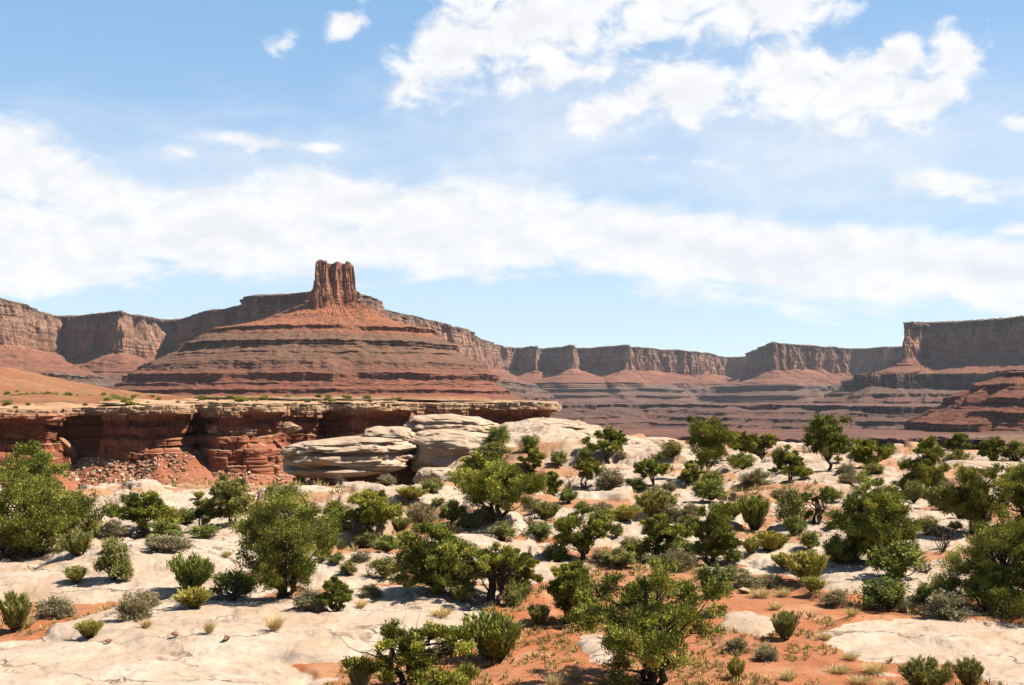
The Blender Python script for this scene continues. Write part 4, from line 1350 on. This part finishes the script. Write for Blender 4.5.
TREES = [
    (-34, 100, 470, 556, 'big dark juniper at the left edge casting a black shadow', 'the big left edge juniper', dict(seed=11, foot=42, low=.10, n_clump=64, mat=L_PINYON)),
    (-5, 74, 436, 512, 'thinner olive juniper rising behind the big dark left edge tree', None, dict(seed=12, n_clump=40, gap=.55)),
    (112, 172, 484, 538, 'open juniper with grey lower limbs below the red talus', 'the open talus juniper', dict(seed=13, n_clump=34, gap=.5, low=.25, dead=4, foot=146)),
    (227, 346, 484, 597, 'biggest round juniper standing alone left of centre', 'the biggest round juniper', dict(seed=14, n_clump=66, low=.10, foot=284, gap=.66, mat=L_PINYON)),
    (334, 406, 489, 534, 'spreading green juniper just behind the low cream dome', 'the spreading green juniper', dict(seed=15, n_clump=38, foot=372)),
    (391, 474, 517, 593, 'bright green wedge shaped juniper with foliage down to the rock', 'the wedge shaped juniper', dict(seed=16, low=.04, n_clump=60, top=1.6, foot=436)),
    (466, 541, 537, 602, 'twisted juniper with a thick dark trunk and bare crooked top branches', 'the twisted juniper', dict(seed=17, n_clump=34, dead=9, thick=.06, low=.18, stems=2, foot=490, gap=.5)),
    (447, 543, 455, 522, 'wide juniper with forked grey trunk below the big cross bedded boulder', 'the forked juniper', dict(seed=18, n_clump=48, low=.2, stems=3, foot=498)),
    (456, 508, 450, 478, 'dark low juniper hugging the front of the big cross bedded boulder', None, dict(seed=19, n_clump=24)),
    (586, 626, 424, 461, 'small olive juniper on the skyline of the slickrock rise', 'the skyline juniper', dict(seed=20, n_clump=26)),
    (634, 673, 455, 487, 'round topped little juniper on a short visible trunk', 'the round topped juniper', dict(seed=21, n_clump=26, low=.3, stems=2)),
    (677, 742, 412, 482, 'tall open pinyon with a dark trunk at the middle of the skyline', 'the tall middle pinyon', dict(seed=22, look='pinyon', n_clump=40, foot=708, gap=.5)),
    (733, 754, 428, 458, 'first dark juniper right behind the tall middle pinyon', None, dict(seed=23, n_clump=18)),
    (748, 779, 431, 456, 'broad dark juniper on the skyline between the two tall pinyons', None, dict(seed=24, n_clump=24)),
    (802, 854, 410, 473, 'tall round crowned pinyon against the purple canyon slopes on the right', 'the tall right pinyon', dict(seed=25, look='pinyon', n_clump=44, foot=827, gap=.5)),
    (844, 888, 437, 469, 'bushy juniper close beside the tall right pinyon', None, dict(seed=26, n_clump=28)),
    (772, 808, 446, 481, 'dark scrubby juniper left of the tall right pinyon', None, dict(seed=27, n_clump=26, dead=5)),
    (901, 949, 440, 491, 'dense dark juniper on the pale rim left of the right edge dome', 'the dense dark juniper', dict(seed=28, n_clump=44, low=.06, mat=L_PINYON)),
    (944, 976, 433, 459, 'dark juniper on the skyline behind the dense dark one', None, dict(seed=29, n_clump=20, mat=L_PINYON)),
    (976, 1010, 435, 465, 'last round dark juniper on the skyline near the right edge', 'the last skyline juniper', dict(seed=30, n_clump=24, mat=L_PINYON)),
    (829, 914, 474, 563, 'large leaning juniper with full olive crown right of centre', 'the large leaning juniper', dict(seed=31, n_clump=70, low=.07, foot=876)),
    (932, 1010, 462, 534, 'sparse dark juniper spreading by the right edge dome', 'the sparse dark juniper', dict(seed=32, n_clump=48, gap=.5, dead=6, foot=975, mat=L_PINYON)),
    (985, 1080, 455, 535, 'dark twiggy juniper partly out of view above the heavy right edge juniper', None, dict(seed=33, n_clump=52, gap=.5, mat=L_PINYON)),
    (948, 1090, 514, 613, 'heavy dark juniper filling the lower right edge above a black shadow', 'the heavy right edge juniper', dict(seed=34, n_clump=80, low=.05, foot=1015, mat=L_PINYON)),
    (968, 1014, 560, 612, 'lighter green juniper clump in front of the heavy right edge tree', None, dict(seed=35, n_clump=36, low=.05)),
    (575, 735, 556, 688, 'largest near juniper with many dark stems standing on orange sand', 'the largest near juniper', dict(seed=36, n_clump=54, low=.10, stems=6, foot=650, gap=.95, thick=.03, clump=.105)),
    (334, 490, 614, 692, 'low spreading near juniper with sparse yellow green tufts and bare limbs', 'the low near juniper', dict(seed=37, n_clump=46, low=.12, gap=.85, dead=9, stems=5, foot=410, clump=.095)),
    (549, 613, 507, 560, 'scraggly juniper with several dark bare stems in the middle ground', 'the scraggly middle juniper', dict(seed=38, n_clump=34, gap=.5, dead=6, stems=4, thick=.04)),
    (626, 692, 516, 558, 'thin airy juniper with light showing through its crown', 'the airy juniper', dict(seed=39, n_clump=30, gap=.65, clump=.11, low=.25)),
    (692, 742, 500, 565, 'dark juniper over a small reddish stone by the cream slab', 'the dark stone juniper', dict(seed=40, n_clump=40, foot=712, mat=L_PINYON)),
    (541, 601, 562, 624, 'slender green juniper left of the largest near one', 'the slender juniper', dict(seed=41, n_clump=36, low=.1, gap=.5)),
    (505, 542, 553, 594, 'small green juniper between the twisted and the slender ones', None, dict(seed=42, n_clump=28, low=.08)),
    (800, 832, 478, 524, 'half dead dark little juniper with bare forks left of the large leaning one', 'the half dead juniper', dict(seed=43, n_clump=22, dead=12, stems=3, thick=.05)),
    (515, 549, 445, 472, 'dark green juniper growing in a cleft of the slickrock rise', 'the cleft juniper', dict(seed=44, n_clump=24)),
    (544, 564, 468, 496, 'narrow green juniper below the tan red faced boulder', None, dict(seed=45, n_clump=20)),
    (568, 602, 452, 488, 'olive juniper with bare lower stems left of the round topped little one', None, dict(seed=46, n_clump=26, low=.2, dead=4)),
    (186, 222, 499, 527, 'low dark twiggy juniper on the pale rock right of the open talus one', None, dict(seed=47, n_clump=24, dead=8, mat=L_PINYON)),
    (198, 264, 477, 524, 'grey olive juniper behind the left shoulder of the biggest round one', None, dict(seed=48, n_clump=40, mat=L_OLIVE)),
    (318, 352, 576, 611, 'small pointed bright green juniper at the foot of the biggest round one', None, dict(seed=49, n_clump=30, low=.03, top=2.2)),
    (678, 704, 460, 486, 'dark low juniper at the foot of the tall middle pinyon', None, dict(seed=50, n_clump=22, low=.05, mat=L_PINYON)),
]
LAND = []
USED = set()
for (l, r, y0, y1, lab, short, kw) in TREES:
    px_tree(l, r, y0, y1, lab, **kw)
    USED.add(lab)
    if short:
        LAND.append(((kw.get('foot', (l + r) / 2)), y1, short, (l + r) / 2, (y0 + y1) / 2))
LAND += [(925, 645, 'the flat near right slab', 925, 645), (745, 626, 'the pale oval slab', 745, 626), (895, 588, 'the cream dome at right', 895, 588), (368, 536, 'the low cream dome', 368, 536),
         (495, 534, 'the smooth cream boulder', 495, 534), (590, 650, 'the small pale slab', 590, 650), (110, 640, 'the near left slab', 110, 640), (640, 462, 'the broad cream slab', 640, 462),
         (840, 485, 'the long whaleback rock', 840, 485), (985, 477, 'the right edge dome', 985, 477), (450, 460, 'the cross bedded boulder', 450, 460), (540, 435, 'the whaleback dome', 540, 435)]


def describe(kind, l, r, y0, y1):
    """a phrase that singles a small plant out: its look, then where it stands by something nameable"""
    w_, h_ = r - l, y1 - y0
    cx, fy = (l + r) / 2, y1
    asp = w_ / max(h_, 1)
    sz = 'wide ' if asp > 2.0 else 'upright ' if asp < .85 else 'small ' if w_ < 18 else 'low ' if asp > 1.45 else 'rounded '
    near_ = sorted(LAND, key=lambda a: math.hypot(a[0] - cx, (a[1] - fy) * 1.5))
    for q_ in near_[:5]:
        ddx, ddy = cx - q_[0], fy - q_[1]
        dist = math.hypot(ddx, ddy)
        far_ = 'close ' if dist < 45 else 'well '
        if abs(ddx) > abs(ddy) * 1.2:
            rel = ('left of ' if ddx < 0 else 'right of ')
        else:
            rel = ('beyond ' if ddy < 0 else 'in front of ')
        for a in (far_, ''):
            lab = sz + KINDS[kind][3] + ' ' + a + rel + q_[2]
            if lab not in USED:
                USED.add(lab)
                return lab
    for q_ in near_[:6]:
        for o2 in near_[:6]:
            if o2 is q_:
                continue
            lab = sz + KINDS[kind][3] + ' between ' + q_[2] + ' and ' + o2[2]
            if lab not in USED and len(lab.split()) <= 16:
                USED.add(lab)
                return lab
    return sz + KINDS[kind][3] + ' on the bench'


SHRUBS = [  # kind, left, right, top, foot
    ('green', 522, 540, 433, 449), ('green', 550, 567, 450, 466), ('grey', 595, 625, 465, 489), ('green', 624, 649, 477, 490), ('grey', 645, 668, 484, 500), ('obroom', 630, 682, 488, 520),
    ('rabbit', 606, 644, 503, 522), ('grey', 598, 613, 500, 513), ('grey', 576, 589, 500, 507), ('grey', 682, 701, 500, 518), ('green', 692, 729, 478, 500), ('grey', 742, 773, 467, 484), ('broom', 734, 775, 492, 530),
    ('olive', 776, 806, 488, 526), ('rabbit', 750, 786, 530, 551), ('green', 657, 691, 536, 557), ('green', 526, 554, 520, 540), ('olive', 609, 626, 522, 537), ('straw', 540, 554, 543, 558), ('olive', 772, 787, 446, 469),
    ('green', 882, 896, 443, 455), ('olive', 947, 969, 449, 466), ('olive', 903, 926, 478, 504), ('olive', 928, 957, 483, 512), ('green', 782, 804, 514, 536), ('green', 800, 821, 530, 549), ('obroom', 763, 791, 532, 549),
    ('dark', 824, 852, 534, 564), ('green', 869, 924, 540, 578), ('rabbit', 782, 831, 549, 583), ('grey', 823, 851, 588, 604), ('green', 862, 911, 575, 610), ('dark', 911, 940, 582, 606), ('rabbit', 938, 964, 586, 608),
    ('grey', 899, 913, 597, 612), ('obroom', 770, 800, 608, 640), ('grey', 754, 777, 642, 660), ('obroom', 896, 954, 656, 692), ('obroom', 953, 986, 656, 688), ('grey', 758, 784, 571, 587), ('grey', 732, 760, 569, 588),
    ('obroom', 525, 554, 603, 625), ('broom', 461, 528, 606, 663), ('grey', 726, 749, 633, 653), ('rabbit', 726, 746, 656, 679), ('green', 694, 729, 561, 597), ('grey', 293, 326, 585, 610), ('grey', 357, 382, 583, 597),
    ('grey', 351, 371, 548, 561), ('green', 371, 401, 534, 552), ('green', 449, 468, 538, 550), ('olive', 446, 477, 559, 595), ('olive', 454, 483, 512, 528), ('olive', 95, 131, 536, 580), ('rabbit', 62, 89, 564, 583),
    ('olive', 116, 133, 561, 581), ('broom', 167, 216, 550, 594), ('rabbit', 172, 217, 586, 608), ('dead', 212, 252, 574, 601), ('obroom', -4, 36, 589, 632), ('grey', 36, 73, 593, 617), ('grey', 117, 150, 590, 619),
    ('grey', 134, 160, 588, 606), ('rabbit', 74, 106, 617, 638), ('green', 149, 181, 514, 537), ('green', 189, 219, 524, 537), ('grey', 149, 192, 532, 550), ('olive', 100, 122, 502, 518), ('rabbit', 393, 429, 485, 502),
    ('grey', 404, 437, 497, 522), ('green', 437, 467, 499, 522), ('dark', 323, 350, 498, 520), ('rabbit', 101, 118, 538, 552), ('olive', 250, 276, 500, 524), ('green', 486, 514, 425, 446), ('grey', 640, 664, 553, 566),
    ('olive', 600, 640, 548, 566), ('green', 575, 600, 590, 612), ('dead', 932, 956, 524, 552), ('rabbit', 800, 826, 575, 592), ('obroom', 846, 862, 523, 550), ('olive', 700, 724, 470, 488), ('olive', 660, 682, 440, 458),
    ('green', 590, 606, 520, 538), ('olive', 472, 496, 505, 522), ('green', 560, 578, 487, 503), ('grey', 520, 545, 496, 512), ('olive', 480, 510, 440, 458), ('grey', 838, 862, 470, 484), ('olive', 862, 884, 462, 476),
    ('green', 730, 756, 452, 470), ('olive', 1000, 1030, 440, 462), ('grey', 960, 985, 500, 515), ('dark', 1000, 1030, 470, 492), ('grey', 886, 904, 500, 514), ('olive', 915, 940, 515, 535), ('green', 60, 90, 500, 520),
    ('olive', 270, 300, 494, 512), ('grey', 300, 322, 500, 514), ('olive', 420, 444, 476, 494), ('green', 744, 764, 440, 456), ('grey', 620, 640, 535, 548), ('olive', 505, 524, 590, 606), ('rabbit', 345, 372, 660, 690),
    ('grey', 700, 716, 604, 618), ('olive', 840, 858, 545, 562), ('dead', 640, 668, 538, 556), ('dead', 560, 580, 470, 494), ('grey', 770, 794, 486, 500), ('grey', 590, 612, 500, 514), ('dead', 560, 590, 555, 574),
    ('straw', 512, 542, 664, 690), ('straw', 546, 562, 668, 690), ('straw', 562, 583, 644, 663), ('straw', 862, 886, 660, 673), ('straw', 843, 858, 650, 660), ('straw', 798, 816, 640, 652), ('straw', 818, 832, 630, 640),
    ('straw', 833, 848, 640, 650), ('straw', 830, 850, 663, 673), ('straw', 850, 870, 673, 684), ('straw', 814, 838, 673, 686), ('straw', 776, 790, 587, 597), ('straw', 788, 804, 590, 600), ('straw', 752, 770, 586, 598),
    ('straw', 918, 934, 602, 614), ('straw', 722, 738, 578, 590), ('straw', 204, 214, 616, 634), ('straw', 196, 212, 544, 556), ('straw', 222, 232, 548, 558), ('straw', 266, 284, 612, 631), ('straw', 618, 636, 556, 570),
    ('straw', 575, 592, 560, 572), ('straw', 335, 352, 596, 606), ('straw', 356, 366, 598, 608), ('straw', 430, 452, 606, 616), ('straw', 305, 330, 640, 690), ('straw', 352, 372, 650, 690), ('straw', 700, 712, 645, 660),
    ('straw', 560, 574, 612, 622), ('straw', 780, 796, 668, 680), ('straw', 746, 760, 668, 680), ('straw', 880, 896, 676, 690), ('straw', 600, 616, 672, 688), ('straw', 20, 34, 612, 628), ('straw', 140, 152, 616, 628),
    ('straw', 806, 820, 592, 602), ('straw', 846, 858, 606, 616), ('straw', 866, 880, 606, 616), ('straw', 770, 782, 600, 610), ('straw', 560, 572, 596, 606), ('straw', 532, 546, 632, 644), ('straw', 508, 520, 618, 632)]
for n_, (kind, l, r, y0, y1) in enumerate(SHRUBS):
    if kind == 'straw' and n_ % 5 in (1, 3):
        continue
    p_ = hit((l + r) / 2, y1)
    if p_ is None:
        continue
    hh = max(CZ + (HZ - y0) / F * p_.y - p_.z, .12)
    place_shrub(kind, p_ - Vector((0, 0, .02)), (r - l) / F * p_.y * 1.05, hh, describe(kind, l, r, y0, y1))

# more scrub scattered between the named plants
rs = np.random.RandomState(77)
spots = [((l + r) / 2, y1) for _, l, r, y0, y1 in SHRUBS] + [(kw.get('foot', (l + r) / 2), y1) for l, r, y0, y1, _, _, kw in TREES]
made = 0
while made < 62:
    fy = 452 + 128 * rs.rand() ** .9
    px = rs.uniform(290 if fy < 490 else 60, 1020)
    if fy < 470 and px < 600:
        continue
    if any(abs(px - a) < 13 and abs(fy - b) < 8 for a, b in spots):
        continue
    sc_ = (fy - HZ) / 130
    w_ = rs.uniform(9, 22) * (.5 + sc_)
    kind = ['grey', 'green', 'olive', 'olive', 'rabbit', 'dark', 'dead', 'green'][rs.randint(8)]
    h_ = w_ * (rs.uniform(.5, .8) if kind != 'straw' else .7)
    p_ = hit(px, fy)
    if p_ is None:
        continue
    spots.append((px, fy))
    made += 1
    place_shrub(kind, p_ - Vector((0, 0, .02)), w_ / F * p_.y, max(h_ / F * p_.y, .15), describe(kind, px - w_ / 2, px + w_ / 2, fy - h_, fy))

# undergrowth crowding the skirts of the larger trees
for (l, r, y0, y1, _, short, kw) in TREES:
    if not short or y1 > 640:
        continue
    for side in (-1, 1):
        if rs.rand() < .3:
            continue
        c = kw.get('foot', (l + r) / 2)
        w_ = (r - l) * rs.uniform(.28, .5)
        px, fy = c + side * (r - l) * rs.uniform(.25, .55), y1 + rs.uniform(-3, 5)
        kind = ['grey', 'olive', 'green', 'dark', 'obroom', 'grey'][rs.randint(6)]
        h_ = w_ * rs.uniform(.45, .75)
        p_ = hit(px, fy)
        if p_ is None:
            continue
        place_shrub(kind, p_ - Vector((0, 0, .02)), w_ / F * p_.y, h_ / F * p_.y, describe(kind, px - w_ / 2, px + w_ / 2, fy - h_, fy))

# sparse dry ground cover on the sandy pockets
rs = np.random.RandomState(88)
N = 9000
Dn = 1 / rs.uniform(1 / 185, 1 / 33, N)
gxx = (rs.uniform(-60, 1090, N) - 512) / F * Dn
hz_, rk_, rd_ = bench(gxx, Dn)
ok = (rk_ < .5) & (fbm(gxx / 3, Dn / 4, 0, 601, 3) > .46) & (hz_ > -3)
gp = np.stack([gxx, Dn, hz_], -1)[ok][:2600]
n = len(gp)
m_ = 26
base = np.repeat(gp, m_, 0)
sz = np.repeat(np.clip(gp[:, 1] / 60, .6, 2.2) * (.10 + .16 * rs.rand(n)), m_)[:, None]
dd_ = rs.randn(n * m_, 3) * .55 + [0, 0, 1]
V, f, tn = leaves(base + dd_ * sz * [.8, .8, .45] + [0, 0, .02], dd_, sz * 1.1, .09, rs, np.clip(np.repeat(rs.rand(n), m_) * .7 + .2 * rs.rand(n * m_), 0, 1))
m_cover = leaf_material('dry_ground_cover', (.10, .085, .035), (.24, .18, .075), (.42, .31, .15), .1)
o = mesh_np('ground_cover', V, f, m_cover, attr={'tint': tn})
tag(o, 'thin dry grass and herbs growing over the sandy pockets', 'ground cover', kind='stuff')

# brown needle litter and fallen twigs under the trees
rs = np.random.RandomState(99)
P = []
for (l, r, y0, y1, lab, short, kw) in TREES:
    p_ = hit(kw.get('foot', (l + r) / 2), y1)
    if p_ is None or p_.y > 130:
        continue
    ww = (r - l) / F * p_.y
    n = int(110 * ww)
    rad = np.abs(rs.randn(n)) * ww * .30
    a_ = rs.rand(n) * 6.283
    P.append(np.stack([p_.x + np.cos(a_) * rad, p_.y + np.sin(a_) * rad], -1))
P = np.concatenate(P)
P = np.concatenate([P, bench(P[:, 0], P[:, 1])[0][:, None] + .012], 1)
n = len(P)
dd_ = rs.randn(n, 3) * [1, 1, .12]
V, f, tn = leaves(P, dd_, np.clip(P[:, 1:2] / 45, .8, 2.0) * (.05 + .16 * rs.rand(n, 1) ** 3), .16, rs, rs.rand(n))
m_lit = leaf_material('needle_litter', (.055, .035, .022), (.12, .075, .045), (.24, .17, .11), .02)
o = mesh_np('needle_litter', V, f, m_lit, attr={'tint': tn})
tag(o, 'brown needle litter and twigs lying under the junipers', 'litter', kind='stuff')

# little bushes along the top of the near red rim, too small to show parts
wood, lv = shrub_parts(77, 'open')
bush_me = None
rs = np.random.RandomState(21)
for k in range(64):
    px = rs.uniform(-10, 440) if k < 52 else rs.uniform(-10, 130)
    back = -rs.uniform(2, 88) if px > 140 else -rs.uniform(2, 96)
    p_ = rim_point(px, back)
    s_ = rs.uniform(.7, 2.0) * (1.25 if back < -40 else 1)
    o = shared(('rimbush', k % 2), 'rim_bush', lv[0], lv[1], L_OLIVE if k % 2 else L_JUNIPER, {'tint': lv[2]})
    o.location = p_
    o.rotation_euler = (0, 0, rs.rand() * 6.283)
    o.scale = (s_ * 1.5, s_ * 1.5, s_)
    tag(o, 'tiny dark bush dotted along the flat top of the near red cliff', 'bush', 'tiny bushes along the near rim')

for k in range(90):
    px, D = rs.uniform(-20, 150), rs.uniform(420, 1050)
    if px > 60 and rs.rand() < .4:
        continue
    i_, j_ = int(np.argmin(np.abs(LX[:, 0] - XD(px, D)))), int(np.argmin(np.abs(LY[0] - D)))
    s_ = rs.uniform(1.2, 2.6)
    o = shared(('rimbush', k % 2), 'hill_bush', lv[0], lv[1], L_OLIVE if k % 2 else L_JUNIPER, {'tint': lv[2]})
    o.location = (LX[i_, 0], LY[0, j_], LZ[i_, j_])
    o.scale = (s_ * 1.5, s_ * 1.5, s_)
    tag(o, 'speck of dark bush on the orange slope at the far left', 'bush', 'bushes on the orange slope')

# prickly pear by the broom shrub
p_ = hit(458, 640)
root = bpy.data.objects.new('prickly_pear', None)
COL.objects.link(root)
root.location = p_
tag(root, 'pale green prickly pear standing beside the dense near broom shrub', 'cactus')
rs = np.random.RandomState(4)
for k in range(11):
    th = np.linspace(0, 2 * np.pi, 20, endpoint=False)[:, None]
    ph = np.linspace(-np.pi / 2, np.pi / 2, 12)[None, :]
    V = np.stack([np.cos(ph) * np.cos(th) * .11, np.cos(ph) * np.sin(th) * .025, (np.sin(ph) + 0 * th) * .15 + .14], -1)
    a, tl = rs.rand() * 6.28, rs.uniform(-.4, .4)
    b0 = np.array([rs.uniform(-.32, .32), rs.uniform(-.2, .2), .0 if k < 6 else .24])
    x, y, z = V[..., 0], V[..., 1], V[..., 2]
    x, z = x * math.cos(tl) + z * math.sin(tl), -x * math.sin(tl) + z * math.cos(tl)
    V = np.stack([x * math.cos(a) - y * math.sin(a), x * math.sin(a) + y * math.cos(a), z], -1) + b0
    mesh_np('pad', V.reshape(-1, 3), grid_faces(20, 12, True), L_PAD, root, smooth=True, attr={'tint': np.full(240, rs.uniform(.3, .9))})

# gravel and twig litter lying on the sand
rs = np.random.RandomState(31)
xs, ys = [], []
Dn = 1 / rs.uniform(1 / 75, 1 / 27, 26000)
px = rs.uniform(-120, 1150, 26000)
gxx = (px - 512) / F * Dn
hz_, rk_, rd_ = bench(gxx, Dn)
ok = ((rk_ < .4) & (fbm(gxx / 1.6, Dn / 1.6, 0, 501, 3) > .44)) | (rs.rand(26000) < .045)
pts = np.stack([gxx, Dn, hz_ + .004], -1)[ok][:7500]
sizes = (.012 + .035 * rs.rand(len(pts)) ** 4) * np.clip(Dn[ok][:7500] / 38, .8, 1.6)
scatter_rocks('gravel', pts, sizes, M_RUB, 'loose gravel scattered over the orange sand', 'gravel', 8)

# ------------------------------------------------------------------ the air
m_air = bpy.data.materials.new('haze')
m_air.use_nodes = True
t = NT(m_air.node_tree)
pv = t.n('ShaderNodeVolumePrincipled')
pv.inputs['Color'].default_value = (0.80, 0.88, 1.0, 1)
pv.inputs['Density'].default_value = 1.15e-5
pv.inputs['Anisotropy'].default_value = 0.1
oo = t.n('ShaderNodeOutputMaterial')
t.t.links.new(pv.outputs[0], oo.inputs['Volume'])
bx0, bx1, by0, by1, bz0, bz1 = -9050, 9050, -120, 12050, -290, 300
hv = np.array([(x, y, z) for x in (bx0, bx1) for y in (by0, by1) for z in (bz0, bz1)], float)
hf = np.array([(0, 1, 3, 2), (4, 6, 7, 5), (0, 4, 5, 1), (2, 3, 7, 6), (0, 2, 6, 4), (1, 5, 7, 3)])
o = mesh_np('haze', hv, hf, m_air)
tag(o, 'thin blue haze hanging in the canyon air', 'haze', kind='stuff')
